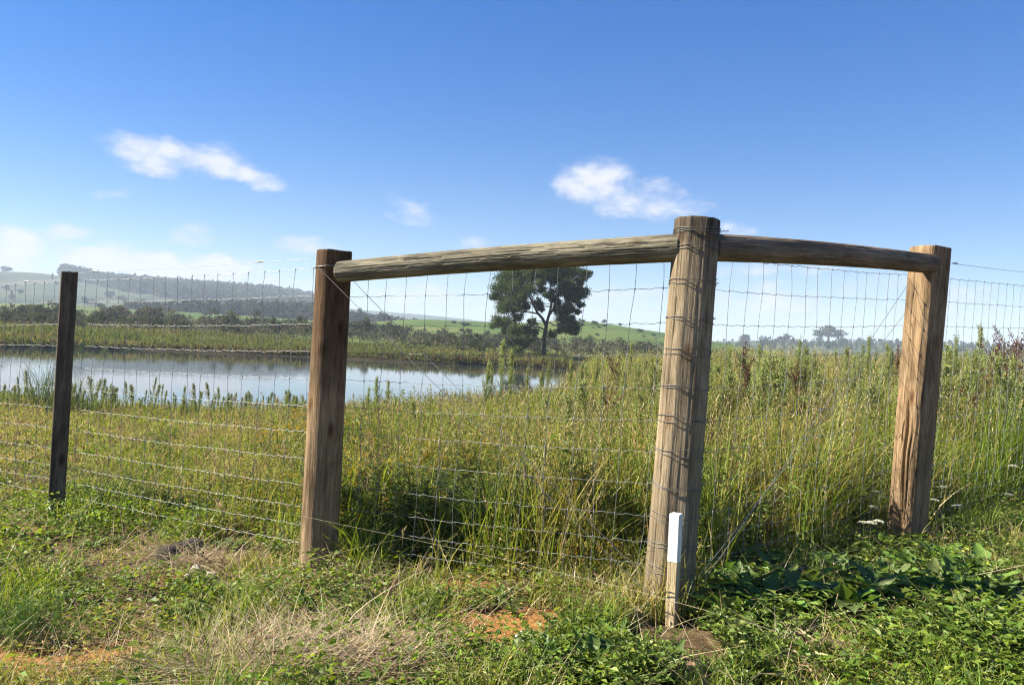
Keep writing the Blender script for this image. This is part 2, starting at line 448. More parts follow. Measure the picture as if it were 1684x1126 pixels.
def heap_mask(x, y):
    m = np.zeros_like(x, float)
    for c, a, b in HEAP: m = np.maximum(m, sstep(1.4, .5, ((x - c[0]) / a) ** 2 + ((y - c[1]) / b) ** 2 + .8 * (fbm(x * 5, y * 5, seed=6) - .5)))
    return m

def mat_ground():
    m, nt, N, L, out = mat_new('ground_material')
    ge = N('ShaderNodeNewGeometry')
    def nz(scale, det=6, rough=.6):
        n = N('ShaderNodeTexNoise'); n.inputs['Scale'].default_value = scale; n.inputs['Detail'].default_value = det; n.inputs['Roughness'].default_value = rough
        L(ge.outputs['Position'], n.inputs['Vector']); return n.outputs[0]
    soil = ramp(N, [(.3, (.050, .034, .018)), (.5, (.11, .075, .04)), (.7, (.20, .15, .085))]); L(nz(14, 9, .68), soil.inputs[0])
    past = ramp(N, [(.35, (.060, .095, .018)), (.5, (.095, .13, .028)), (.68, (.16, .16, .05))]); L(nz(.06, 8, .65), past.inputs[0])
    orange = ramp(N, [(.3, (.16, .075, .025)), (.5, (.30, .145, .045)), (.72, (.46, .27, .11))]); L(nz(30, 8, .7), orange.inputs[0])
    sp = N('ShaderNodeSeparateXYZ'); L(ge.outputs['Position'], sp.inputs[0])
    mr = N('ShaderNodeMapRange'); mr.inputs['From Min'].default_value = 40; mr.inputs['From Max'].default_value = 50; L(sp.outputs[1], mr.inputs['Value'])
    at = N('ShaderNodeAttribute'); at.attribute_name = 'tint'
    so = N('ShaderNodeSeparateColor'); L(at.outputs['Color'], so.inputs[0])
    m0 = N('ShaderNodeMix'); m0.data_type = 'RGBA'; L(so.outputs[0], m0.inputs[0]); L(soil.outputs[0], m0.inputs[6]); L(orange.outputs[0], m0.inputs[7])
    mb = N('ShaderNodeMix'); mb.data_type = 'RGBA'; L(so.outputs[1], mb.inputs[0]); L(past.outputs[0], mb.inputs[6]); mb.inputs[7].default_value = (.030, .022, .014, 1)
    mx = N('ShaderNodeMix'); mx.data_type = 'RGBA'; L(mr.outputs[0], mx.inputs[0]); L(m0.outputs[2], mx.inputs[6]); L(mb.outputs[2], mx.inputs[7])
    p = N('ShaderNodeBsdfPrincipled'); p.inputs['Roughness'].default_value = .95; p.inputs['Specular IOR Level'].default_value = .1
    L(mx.outputs[2], p.inputs['Base Color'])
    b = N('ShaderNodeBump'); b.inputs['Strength'].default_value = .9; b.inputs['Distance'].default_value = .03; L(nz(22, 8, .7), b.inputs['Height']); L(b.outputs[0], p.inputs['Normal'])
    L(p.outputs[0], out.inputs[0])
    return m

def build_ground():
    X, Y = np.meshgrid(gx, gy)
    Z = height(X, Y)
    ny, nx = X.shape
    idx = np.arange(nx * ny).reshape(ny, nx)
    F = np.stack([idx[:-1, :-1], idx[:-1, 1:], idx[1:, 1:], idx[1:, :-1]], -1).reshape(-1, 4)
    sm = soil_mask(X.ravel(), Y.ravel())
    fo = (Y - y_far(X)).ravel()
    bank = sstep(-1.5, -.2, fo) * sstep(1.0, .3, fo)
    o = mesh_np('ground', np.stack([X, Y, Z], -1).reshape(-1, 3), F, mat_ground(), tint=np.stack([sm, bank, 0 * sm], 1), smooth=True)
    tag(o, kind='structure')
build_ground()

def build_water():
    m, nt, N, L, out = mat_new('pond_water_material')
    ge = N('ShaderNodeNewGeometry')
    mp = N('ShaderNodeMapping'); mp.inputs['Scale'].default_value = (.6, 1.6, 1); L(ge.outputs['Position'], mp.inputs[0])
    n = N('ShaderNodeTexNoise'); n.inputs['Scale'].default_value = .9; n.inputs['Detail'].default_value = 3; L(mp.outputs[0], n.inputs['Vector'])
    b = N('ShaderNodeBump'); b.inputs['Strength'].default_value = .05; b.inputs['Distance'].default_value = .05; L(n.outputs[0], b.inputs['Height'])
    p = N('ShaderNodeBsdfPrincipled'); p.inputs['Base Color'].default_value = (.035, .045, .04, 1); p.inputs['Roughness'].default_value = .035
    p.inputs['IOR'].default_value = 1.36; p.inputs['Specular IOR Level'].default_value = .6
    L(b.outputs[0], p.inputs['Normal']); L(p.outputs[0], out.inputs[0])
    V = [(-400, 15, WATER_Z), (30, 15, WATER_Z), (30, 140, WATER_Z), (-400, 140, WATER_Z)]
    o = mesh_np('water', V, [[0, 1, 2, 3]], m)
    tag(o, kind='structure')
build_water()

def hor(u): return 563 + (u - 842) * math.tan(ROLL)     # horizon row at a photo column

def hill_profile(D, pts):
    us = np.array([p[0] for p in pts], float); vv = np.array([p[1] for p in pts], float)
    xs = (us - 842) / FPX * D
    zs = EYE[2] + D * (563 + (us - 842) * math.tan(ROLL) - vv) / FPX
    return xs, zs
class Hill:
    def __init__(s, D, foot, back, pts, z0, rough=.06, seed=1, freq=.01):
        s.D, s.foot, s.back, s.z0, s.rough, s.seed, s.freq = D, foot, back, z0, rough, seed, freq
        s.xs, s.zs = hill_profile(D, pts)
    def h(s, x, y):
        rz = np.interp(x, s.xs, s.zs)
        up = sstep(s.foot, s.D, y) * .55 + .45 * np.clip((y - s.foot) / (s.D - s.foot), 0, 1)
        t = np.where(y <= s.D, up, 1 - sstep(s.D, s.back, y))
        n = (fbm(x * s.freq, y * s.freq, seed=s.seed, oct=5) - .5) * 2 * s.rough * (rz - s.z0)
        return s.z0 + (rz - s.z0 + 0) * t + n * np.clip(t * 4, 0, 1) * (1 - np.exp(-((y - s.D) / (.25 * (s.D - s.foot))) ** 2) * .8)
    def build(s, name, mat, nx=120, ny=60):
        X, Y = np.meshgrid(np.linspace(s.xs[0], s.xs[-1], nx), np.linspace(s.foot, s.back, ny))
        o = grid_mesh(name, X, Y, s.h(X, Y), mat)
        return tag(o, kind='structure')

def mat_hill(name, c1, c2, c3, sc, patch=None):
    m, nt, N, L, out = mat_new(name)
    ge = N('ShaderNodeNewGeometry')
    def nz(scale, det=8, rough=.62, s3=(1, 1, 1)):
        mp = N('ShaderNodeMapping'); mp.inputs['Scale'].default_value = s3; L(ge.outputs['Position'], mp.inputs[0])
        n = N('ShaderNodeTexNoise'); n.inputs['Scale'].default_value = scale; n.inputs['Detail'].default_value = det; n.inputs['Roughness'].default_value = rough
        L(mp.outputs[0], n.inputs['Vector']); return n.outputs[0]
    rp = ramp(N, [(.34, c1), (.5, c2), (.66, c3)]); L(nz(sc), rp.inputs[0])
    col = rp.outputs[0]
    if patch:
        mk = ramp(N, [(patch[2], (0, 0, 0)), (patch[2] + .05, (1, 1, 1))]); L(nz(patch[1], 5, .55, (1, .5, 1)), mk.inputs[0])
        mx = N('ShaderNodeMix'); mx.data_type = 'RGBA'; L(mk.outputs[0], mx.inputs[0]); L(col, mx.inputs[6]); mx.inputs[7].default_value = (*patch[0], 1)
        col = mx.outputs[2]
    p = N('ShaderNodeBsdfPrincipled'); p.inputs['Roughness'].default_value = .95; p.inputs['Specular IOR Level'].default_value = .1
    L(col, p.inputs['Base Color']); L(p.outputs[0], out.inputs[0])
    return m

M_PAST = mat_hill('pasture_material', (.050, .088, .018), (.078, .118, .024), (.125, .14, .042), .03, ((.10, .09, .035), .018, .60))
M_PAST2 = mat_hill('far_pasture_material', (.036, .055, .026), (.052, .074, .034), (.088, .098, .050), .012, ((.035, .05, .024), .010, .58))
H_BIG = Hill(1150, 480, 2200, [(-700, 470), (-250, 452), (0, 452), (60, 449), (110, 456), (160, 464), (200, 468), (300, 476), (400, 483), (480, 490), (520, 500), (560, 506), (620, 518), (680, 526), (740, 532), (820, 545), (950, 566)], 2, .05, 31, .004)
H_LOW = Hill(400, 200, 620, [(-700, 488), (-250, 494), (0, 499), (130, 503), (250, 510), (400, 519), (520, 527), (600, 538), (680, 550), (760, 566)], 1.5, .05, 32, .012)
H_MID = Hill(300, 175, 480, [(440, 566), (500, 552), (560, 541), (620, 530), (660, 526), (700, 525), (760, 528), (820, 530), (870, 531), (910, 527), (950, 527), (1000, 533), (1050, 541), (1090, 547), (1150, 558), (1210, 574)], .8, .07, 33, .015)
H_FAR = Hill(1900, 1000, 3200, [(300, 520), (480, 505), (560, 506), (600, 510), (650, 514), (700, 518), (760, 524), (820, 532), (880, 545), (960, 568)], 2, .03, 34, .004)
H_RIGHT = Hill(750, 350, 1300, [(1000, 572), (1090, 566), (1180, 563), (1250, 560), (1300, 563), (1370, 561), (1450, 564), (1560, 567), (1700, 570), (1900, 572), (2300, 570)], 1.0, .05, 35, .01)
H_BIG.build('hillside', M_PAST2)
H_LOW.build('low_hill', M_PAST)
H_MID.build('green_hill', M_PAST)
H_FAR.build('far_hill', M_PAST2)
H_RIGHT.build('ridge', M_PAST2)

# ------------------------------------------------------------------ distant foliage
def crown(acc, c, rx, ry, rz, nclump, nleaf, lsize, cols, r, w=None, base=.0):
    """uneven crown of many leaf faces gathered in clumps"""
    d = rdir(nclump, r); rad = r.rand(nclump) ** .45
    cc = np.asarray(c) + d * rad[:, None] * np.array([rx, ry, rz]) * (.75 + .35 * r.rand(nclump, 1))
    tone = pal(nclump, cols, .22, w, r)
    k = r.randint(0, nclump, nleaf)
    cr = (.28 + .22 * r.rand(nclump))[k] * min(rx, rz) * 1.15
    o = rdir(nleaf, r) * (r.rand(nleaf) ** .5 * cr)[:, None]; o[:, 2] *= .75
    Pt = cc[k] + o
    Pt[:, 2] = np.maximum(Pt[:, 2], base)
    dr = rdir(nleaf, r); dr[:, 2] += .15
    leaves(acc, Pt, dr, rdir(nleaf, r), lsize * (.6 + .8 * r.rand(nleaf)), lsize * (.45 + .5 * r.rand(nleaf)), tone[k] * (1 + .14 * r.randn(nleaf, 1)).clip(.5, 1.6))

SCRUB = [(.045, .065, .022), (.065, .075, .030), (.085, .075, .042), (.055, .07, .03), (.11, .105, .05)]
def shrub_proto(seed):
    r = np.random.RandomState(seed); a = Acc()
    crown(a, (0, 0, .95), 1.35, 1.35, .85, 16, 900, .17, SCRUB[seed % 5:seed % 5 + 1] + [SCRUB[(seed + 1) % 5]], r, base=.02)
    for k in range(7):
        e = rdir(1, r)[0] * .7; tube(a, [(0, 0, -.1), (e[0] * .5, e[1] * .5, .5), (e[0], e[1], 1.2)], [.05, .035, .012], 4, (.08, .065, .05))
    return a.build('shrub', M_FAR)

def tree_proto(seed, kind):
    r = np.random.RandomState(seed); a = Acc()
    cols = [(.035, .055, .02), (.05, .07, .026), (.065, .08, .03)]
    if kind == 'round':
        crown(a, (0, 0, 4.6), 2.9, 2.9, 2.3, 22, 1100, .5, cols, r, base=1.4)
    else:
        for q in range(7):
            s = q / 6.
            crown(a, (0, 0, 1.6 + 6.6 * s), 2.0 * (1 - s) + .35, 2.0 * (1 - s) + .35, .9, 8, 150, .45, cols, r, base=.8)
    tube(a, [(0, 0, -.5), (.05, 0, 2.0), (.1, .05, 5.5)], [.26, .2, .05], 6, (.06, .05, .04))
    for k in range(5):
        e = rdir(1, r)[0]; tube(a, [(0.05, 0, 1.8 + .3 * k), (e[0] * 1.0, e[1] * 1.0, 3 + .3 * k), (e[0] * 1.9, e[1] * 1.9, 4.3)], [.12, .08, .02], 4, (.06, .05, .04))
    return a.build('tree', M_FAR)

def place(proto_used, protos, i, loc, rz, sc):
    """move the prototype the first time, copy it afterwards"""
    p = protos[i]
    if i not in proto_used:
        proto_used.add(i); p.location = [float(q) for q in loc]; p.rotation_euler = (0, 0, rz)
        p.scale = (sc,) * 3 if np.isscalar(sc) else sc
        return p
    return dup(p, loc, rz, sc)

def build_shrubs():
    r = np.random.RandomState(41); protos = [shrub_proto(100 + k) for k in range(7)]; used = set()
    for p in protos: tag(p, 'dark scrubby shrub in the thicket across the pond', 'shrub', 'scrub shrubs beyond the pond')
    n = 0
    # rows of scrub behind the grassy far bank
    spots = []
    for k in range(4000):
        u = r.uniform(-60, 1180); d = r.uniform(0, 1)
        x0 = (u - 842) / FPX
        yy = y_far(x0 * 72) + np.interp(u, [0, 300, 560, 1180], [40, 34, 18, 11]) + d * np.interp(u, [0, 560, 1180], [75, 110, 90])
        x = x0 * yy
        if fbm(np.array([x * .045]), np.array([yy * .045]), seed=77)[0] < .44: continue
        spots.append((x, yy))
    for x, y in spots[:255]:
        z = float(height(np.array([x]), np.array([y]))[0])
        i = r.randint(0, 7); s = r.uniform(.7, 1.45) * (.42 + .75 * sstep(85, 165, y)) * (1.35 if x < -22 else 1.0)
        place(used, protos, i, (x, y, z - .1), r.uniform(0, 6.28), (s * r.uniform(.9, 1.3), s, s * r.uniform(.75, 1.15))); n += 1
build_shrubs()

def build_scrub_mass():
    """low tangle of the far thicket that nobody could count"""
    r = np.random.RandomState(43); a = Acc()
    n = 26000
    u = r.uniform(-80, 1200, n); d = r.rand(n)
    x0 = (u - 842) / FPX
    yy = y_far(x0 * 72) + np.interp(u, [0, 300, 560, 1180], [36, 31, 16, 9]) + d * 110
    x = x0 * yy
    keep = fbm(x * .05, yy * .05, seed=79) > .40
    x, yy = x[keep], yy[keep]; n = len(x)
    z = height(x, yy) + r.rand(n) ** 1.5 * (1.3 + 1.6 * fbm(x * .12, yy * .12, seed=81)) * (.35 + .8 * sstep(85, 165, yy))
    tone = pal(n, [(.075, .075, .035), (.10, .085, .05), (.06, .075, .028), (.12, .105, .065)], .2, None, r)
    leaves(a, np.stack([x, yy, z], 1), rdir(n, r), rdir(n, r), .34 * (.6 + .8 * r.rand(n)), .25, tone)
    tag(a.build('scrub', M_FAR), 'low tangled olive scrub across the pond', 'scrub', kind='stuff')
build_scrub_mass()

def build_far_bank():
    r = np.random.RandomState(44); a = Acc()
    n = 110000
    u = r.uniform(-120, 1250, n); x0 = (u - 842) / FPX
    yy = y_far(x0 * 72) - 1.2 + r.rand(n) ** 2.0 * np.interp(u, [0, 300, 560, 900, 1200], [60, 52, 30, 20, 16])
    x = x0 * yy
    fo = yy - y_far(x); k = fo > -.1
    x, yy, fo = x[k], yy[k], fo[k]; n = len(x)
    B = np.stack([x, yy, height(x, yy) - .03], 1)
    g = fbm(x * .12, yy * .3, seed=51)
    cols = np.where((g + .15 * r.randn(n) > .60)[:, None], pal(n, [(.15, .14, .045), (.18, .16, .06)], .2, None, r), pal(n, [(.085, .112, .027), (.115, .132, .036)], .18, None, r))
    red = (fo < 1.2) & (r.rand(n) < .35)
    cols[red] = pal(int(red.sum()), [(.10, .05, .03), (.13, .085, .04)], .2, None, r)
    blades(a, B, (.11 + .22 * r.rand(n)) * (.6 + .8 * g) * (1 + 1.2 * sstep(.55, .7, fbm(x * .4, yy * .4, seed=53))), .07 + .06 * r.rand(n), r.rand(n) * .5, cols, 2, r=r)
    tag(a.build('bank_grass', M_FAR), 'olive and straw grass along the far bank of the pond', 'grass', kind='stuff')
    # pebbly earth edge reeds hanging over the water
build_far_bank()

def build_forest():
    r = np.random.RandomState(45)
    cols = [(.028, .042, .018), (.04, .055, .022), (.05, .06, .026)]
    def mass(name, label, spots, hmin, hmax, ls, nl, cl=cols):
        a = Acc()
        for x, y, z, s in spots:
            h = r.uniform(hmin, hmax) * s; w = h * r.uniform(.28, .42)
            tone = np.array(cl[r.randint(len(cl))]) * r.uniform(.75, 1.25)
            n = nl
            t = r.rand(n); rad = w * (np.sin(np.pi * (t * .86 + .12)) ** .7) * (.55 + .55 * r.rand(n)); th = r.rand(n) * 6.283
            Pt = np.stack([x + rad * np.cos(th), y + rad * np.sin(th), z + h * (.05 + .95 * t)], 1)
            leaves(a, Pt, rdir(n, r), rdir(n, r), ls * h * (.6 + .7 * r.rand(n)), ls * h * .8, np.clip(tone * (1 + .15 * r.randn(n, 1)), .01, .3))
        tag(a.build(name, M_FAR), label, 'wood', kind='stuff')
    def on(Hl, u, y):
        x = (u - 842) / FPX * y
        return x, y, float(Hl.h(np.array([x]), np.array([y]))[0]) - .5
    # wooded ridge of the big hill
    sp = []
    for k in range(2300):
        u = r.uniform(98, 560); t = r.rand()
        lo = np.interp(u, [98, 130, 200, 300, 560], [1100, 1060, 900, 800, 760])
        y = lo + (1165 - lo) * (1 - t ** 1.6)
        sp.append((*on(H_BIG, u, y), 1.15 if u < 140 else 1.0))
    mass('forest', 'dark hazy wood covering the ridge of the far left hill', sp, 9, 15, .30, 46)
    sp = []
    for k in range(750):
        u = r.uniform(200, 720); y = r.uniform(425, 560) + (u > 560) * 60
        x = (u - 842) / FPX * y
        z = max(float(H_LOW.h(np.array([x]), np.array([min(y, 600.)]))[0]), float(H_BIG.h(np.array([x]), np.array([y]))[0]) if y > 480 else -9) - .3
        sp.append((x, y, z, np.interp(u, [200, 290, 450, 560, 720], [.45, .7, .95, 1.0, .8])))
    mass('forest', 'grey green belt of trees at the foot of the hills behind the left post', sp, 7, 12, .26, 60, [(.045, .06, .028), (.06, .075, .035), (.05, .06, .032)])
    sp = []
    for k in range(420):
        u = r.uniform(1180, 1900); y = r.uniform(560, 770)
        if fbm(np.array([u * .012]), np.array([3.]), seed=5)[0] < .36: continue
        sp.append((*on(H_RIGHT, u, y), 1.0))
    mass('forest', 'low dark tree line on the far ridge at the right', sp, 2.8, 5.2, .28, 60)
    # single trees one can tell apart
    protos = [tree_proto(200, 'round'), tree_proto(201, 'round'), tree_proto(202, 'cone'), tree_proto(203, 'round')]; used = set()
    def one(Hl, u, y, hpx, i, label, group, sx=1.0):
        x, yy, z = on(Hl, u, y)
        s = hpx / FPX * y / 7.0
        o = place(used, protos, i, (x, yy, z), r.uniform(0, 6.28), (s * sx, s * sx, s))
        tag(o, label, 'tree', group)
    G = 'single trees on the hills'
    for u, y, hp, i, sx, lab in [(992, 297, 9, 0, 1.3, 'wide low tree on the skyline of the green hill right of the big tree'),
                                 (1018, 299, 7, 1, 1.2, 'smaller of two skyline trees on the green hill beside the corner post'),
                                 (951, 298, 6, 3, 1.2, 'little round tree on the green hill crest just right of the big tree'),
                                 (1362, 752, 28, 1, 1.7, 'tall dark tree clump rising from the far ridge left of the right post'),
                                 (1348, 748, 20, 3, 1.6, 'lower tree beside the tall clump on the far right ridge'),
                                 (1378, 750, 18, 0, 1.6, 'rounded tree at the right end of the clump on the far ridge'),
                                 (1225, 745, 13, 3, 1.8, 'spreading tree on the far ridge right of the corner post'),
                                 (1290, 748, 14, 0, 1.6, 'small round tree on the far ridge between corner post and tall clump'),
                                 (6, 1140, 14, 1, 1.5, 'hazy round tree on the far hill crest at the left edge'),
                                 (428, 330, 26, 2, .8, 'dark conical tree in front of the tree belt left of the left strainer post')]:
        one(H_MID if y < 320 and u > 500 else H_RIGHT if 700 < y < 800 else H_BIG if y > 900 else H_LOW, u, y, hp, i, lab, G, sx)
    for k in range(46):
        u = r.uniform(-60, 260); y = r.uniform(520, 1050)
        if fbm(np.array([u * .02]), np.array([y * .006]), seed=91)[0] < .45: continue
        one(H_BIG, u, y, r.uniform(7, 15), r.randint(0, 4), 'hazy tree dotted over the pale left hillside', 'trees dotted over the left hillside', 1.3)
    for k in range(26):
        u = r.uniform(90, 560); y = r.uniform(280, 395)
        one(H_LOW, u, y, r.uniform(6, 14), r.randint(0, 4), 'small dark tree on the strip of pasture behind the scrub', 'trees on the low pasture', 1.3)
    for k in range(34):
        u = r.uniform(700, 1080); y = r.uniform(200, 285)
        if not ((740 < u < 800) or u > 930): continue
        one(H_MID, u, y, r.uniform(4, 9), [0, 1, 3][r.randint(0, 3)], 'low dark bush in a gully on the green hill', 'bushes on the green hill', 1.7)
build_forest()

def build_big_tree():
    r = np.random.RandomState(46)
    D = 87.0
    q = lambda x, y, dz=0.: P(800 + x / 5.117, 420 + y / 5.117, D + dz)
    base = q(476, 872)
    base[2] = float(height(base[:1], base[1:2])[0])
    root = empty('tree', base, 'tall dark spreading tree with a forked trunk alone on the far bank', 'tree')
    loc = lambda p: np.asarray(p) - base
    a = Acc()
    bark = (1, 1, 1)
    nodes = []
    def limb(pts, r0, r1, dz=None):
        pp = [q(x, y, z) for x, y, z in pts]
        pp = np.array([loc(p) for p in pp])
        t = np.linspace(0, 1, len(pp)); tt = np.linspace(0, 1, 4 * len(pp))
        cur = np.stack([np.interp(tt, t, pp[:, i]) for i in range(3)], 1) + np.stack([.06 * np.sin(tt * 9 + i) for i in range(3)], 1) * np.minimum(tt, 1 - tt)[:, None] * 3
        tube(a, cur, np.linspace(r0, r1, len(cur)), 7)
        nodes.extend(cur[3:])
    limb([(474, 890, 0), (480, 800, 0), (492, 700, 0), (497, 620, 0), (505, 570, 0)], .27, .19)
    limb([(505, 575, 0), (525, 500, .3), (560, 450, .6), (600, 380, 1.2), (640, 290, 1.6), (690, 200, 2.0), (720, 130, 2.2)], .17, .035)
    limb([(503, 590, 0), (470, 530, -.4), (430, 480, -.8), (395, 400, -1.2), (350, 320, -1.6), (300, 220, -2), (270, 150, -2)], .19, .035)
    limb([(520, 520, .2), (540, 430, -.3), (550, 340, -.8), (540, 240, -1.2), (520, 140, -1.4)], .15, .035)
    limb([(495, 630, 0), (440, 600, -1), (380, 595, -1.8), (290, 630, -2.4), (200, 700, -2.6)], .11, .03)
    limb([(430, 490, -.8), (340, 470, -.2), (240, 480, .6), (130, 540, 1.0)], .10, .03)
    limb([(395, 400, -1.2), (280, 370, .5), (170, 350, 1.5), (90, 350, 2)], .09, .025)
    limb([(560, 455, .6), (620, 480, -1), (680, 530, -2), (730, 560, -2.2)], .08, .025)
    limb([(515, 560, .1), (590, 590, 1.2), (680, 610, 2.0)], .08, .025)
    limb([(620, 330, 1.4), (700, 320, .2), (790, 310, -.5)], .08, .025)
    limb([(660, 250, 1.8), (750, 200, 2.6), (830, 165, 3)], .08, .025)
    limb([(395, 400, -1.2), (370, 300, 1.0), (390, 190, 2.2)], .09, .025)
    CL = [(180,190,80),(270,170,80),(380,160,85),(500,150,85),(620,150,85),(730,145,75),(830,165,55),(130,275,75),(230,280,85),(350,265,70),(640,290,62),(740,285,80),(810,320,50),(85,355,55),(170,400,75),(270,370,65),(700,360,45),(140,450,45),(240,450,50),(330,430,40),(100,560,66),(180,560,55),(60,590,38),(260,515,48),(600,460,35),(650,540,58),(720,540,40),(700,600,55),(620,620,42),(730,645,38),(230,630,55),(200,720,55),(290,735,62),(360,700,45),(250,800,45),(470,285,36),(300,330,45),(560,200,60),(680,220,60),(450,112,70),(580,95,75),(690,85,65),(340,95,75),(240,120,60),(420,75,60),(530,60,65),(640,60,55),(850,150,35),(560,300,28),(800,420,22),(770,470,25),(390,560,35),(450,230,45),(640,480,50),(600,400,42),(720,450,42),(760,385,42),(690,420,36),(560,355,40),(500,330,36),(420,400,40),(455,440,28),(560,650,42),(400,640,42),(330,620,48),(150,640,40),(760,600,36),(790,230,45)]
    f = Acc()
    nodes = np.array(nodes)
    cols = [(.045, .070, .024), (.065, .098, .030), (.090, .12, .038), (.05, .075, .03)]
    for cx, cyy, rad in CL:
        for rep in range(3):
            half = 4.2 * math.sqrt(max(.08, 1 - ((cx - 440) / 460.) ** 2))
            dz = r.uniform(-half, half)
            c = loc(q(cx + r.uniform(-12, 12), cyy + r.uniform(-12, 12), dz))
            R_ = rad * .01336 * r.uniform(.88, 1.26)
            # twig to the clump
            j = np.argmin(((nodes - c) ** 2).sum(1) + 2.0 * np.maximum(0, nodes[:, 2] - c[2]) ** 2)
            p0 = nodes[j]; mid = (p0 + c) / 2 + np.array([0, 0, .15])
            tube(a, [p0, mid, c], [.045, .032, .012], 4)
            ns = max(5, int(R_ * 11)); sub = c + rdir(ns, r) * (R_ * .95 * r.rand(ns, 1) ** .5) * np.array([1, 1, .8])
            for s_ in sub[:5]: tube(a, [(c + s_) / 2 + np.array([0, 0, -.08]), s_], [.018, .008], 3)
            n = int(760 * R_ ** 1.6) + 110
            k = r.randint(0, ns, n)
            tone = pal(ns, cols, .22, None, r)
            o = r.randn(n, 3) * (R_ * .27); o[:, 2] *= .75
            dr = rdir(n, r); dr[:, 2] -= .1
            leaves(f, sub[k] + o, dr, rdir(n, r), .15 * (.6 + .8 * r.rand(n)), .07 + .05 * r.rand(n), np.clip(tone[k] * (1 + .15 * r.randn(n, 1)), .01, .2))
    a.build('trunk', M_BARK, root, smooth=True, tint=False)
    f.build('crown', M_FAR, root)
build_big_tree()

# ------------------------------------------------------------------ the fence
fence = empty('wire_fence', gp(820, 985), 'wire netting farm fence with a timber corner of three strainer posts and two rails', 'fence')
F_INV = Matrix.Translation(-Vector(fence.location))

def frame(b, t):
    """matrix: z from b to t, x roughly world right"""
    b = Vector([float(q) for q in b]); z = (Vector([float(q) for q in t]) - b).normalized()
    x = Vector((1, 0, 0)); 
    if abs(z.x) > .8: x = Vector((0, 0, 1))
    y = z.cross(x).normalized(); x = y.cross(z).normalized()
    return Matrix(((x.x, y.x, z.x, b.x), (x.y, y.y, z.y, b.y), (x.z, y.z, z.z, b.z), (0, 0, 0, 1)))

def log(name, b, t, r0, r1, mat, seed, flats=(), ncrack=14, crack=.008, wob=.02, segs=150, rings=150, bow=0.0, parent=None, square=None, notch=None, below=0.0, clen=(.12, .75), cw=(.010, .026)):
    """timber from b to t with splits, flats and an uneven surface"""
    M = frame(b, t); Ln = float(np.linalg.norm(np.asarray(t) - np.asarray(b)))
    r = np.random.RandomState(seed)
    th = np.linspace(-np.pi, np.pi, segs, endpoint=False); z = np.linspace(-below, Ln, rings)
    TH, Z = np.meshgrid(th, z)
    s = Z / Ln
    rad = r0 + (r1 - r0) * s
    RR = rad.copy()
    if square:
        n_ = 7.0; hx, hy, ang = square
        c, q = np.cos(TH - ang), np.sin(TH - ang)
        RR = ((np.abs(c) / hx) ** n_ + (np.abs(q) / hy) ** n_) ** (-1 / n_)
    for al, off in flats:
        c = np.cos(TH - al); lim = np.where(c > .05, rad * off / np.maximum(c, .05), 9.)
        lim = lim + .004 * (fbm(TH * 3, Z * 2, seed=seed + 5) - .5)
        RR = np.minimum(RR, lim)
    cx, sx = np.cos(TH), np.sin(TH)
    RR = RR * (1 + wob * 2 * (fbm(cx * 1.6 + 7, sx * 1.6 + 3, Z * 2.2, seed=seed) - .5))
    RR = RR + .0045 * (fbm(cx * 9, sx * 9, Z * 1.6, seed=seed + 2, oct=4) - .5)
    for k in range(ncrack):
        t0 = r.uniform(-np.pi, np.pi); z0 = r.uniform(-.1, .9) * Ln; ln = r.uniform(*clen) * Ln
        wd = r.uniform(*cw); dp = crack * r.uniform(.5, 1.5)
        path = t0 + .10 * (noise(Z * 3.1, Z * 0 + k, seed=seed + 40) - .5)
        d = np.abs((TH - path + np.pi) % (2 * np.pi) - np.pi)
        env = sstep(0, .1, (Z - z0) / ln) * sstep(1, .9, (Z - z0) / ln)
        RR = RR - dp * env * np.exp(-(d / wd) ** 2)
    if notch: RR = notch(TH, Z, RR, Ln)
    bx = bow * np.sin(np.pi * np.clip(s, 0, 1))
    X, Y = RR * cx + bx, RR * sx
    V = np.stack([X, Y, Z], -1)
    V[-1, :, 2] += .006 * (fbm(cx[-1] * 2, sx[-1] * 2, seed=seed + 9) - .5) * 2
    V = V.reshape(-1, 3)
    i = np.arange(rings - 1)[:, None] * segs; j = np.arange(segs)[None]; k = (j + 1) % segs
    Fq = np.stack([i + j, i + k, i + segs + k, i + segs + j], -1).reshape(-1, 4)
    # end grain: inner rings so the cut has a worn edge
    V2 = [V]; F4 = [Fq]; F3 = []; n = len(V)
    for ring0, zc, sgn in ((rings - 1, Ln, 1), (0, -below, -1)):
        src = np.arange(segs) + ring0 * segs
        prev = src
        for fr, dzz in ((.985, .0035), (.6, .006)):
            nv = V[src].copy(); nv[:, :2] *= fr; nv[:, 2] += sgn * dzz
            V2.append(nv); cur = np.arange(segs) + n; n += segs
            qd = np.stack([prev, np.roll(prev, -1), np.roll(cur, -1), cur], 1)
            F4.append(qd if sgn > 0 else qd[:, ::-1]); prev = cur
        V2.append(np.array([[0, 0, zc + sgn * .006]])); c_ = n; n += 1
        tr = np.stack([prev, np.roll(prev, -1), np.full(segs, c_)], 1)
        F3.append(tr if sgn > 0 else tr[:, ::-1])
    o = mesh_np(name, np.concatenate(V2), [np.concatenate(F3), np.concatenate(F4)], mat, smooth=True)
    o.parent = parent or fence
    o.matrix_parent_inverse = Matrix.Identity(4)
    o.matrix_basis = F_INV @ M
    return o, M, Ln

class Post:
    def __init__(s, ub, vb, db, ut, vt, dt=None):
        s.b = P(ub, vb, db); s.t = P(ut, vt, dt or db)
        s.ax = (s.t - s.b) / np.linalg.norm(s.t - s.b)
    g = 0.0
    def at(s, z):                       # point of the axis at world height z
        return s.b + s.ax * ((z - s.b[2]) / s.ax[2])

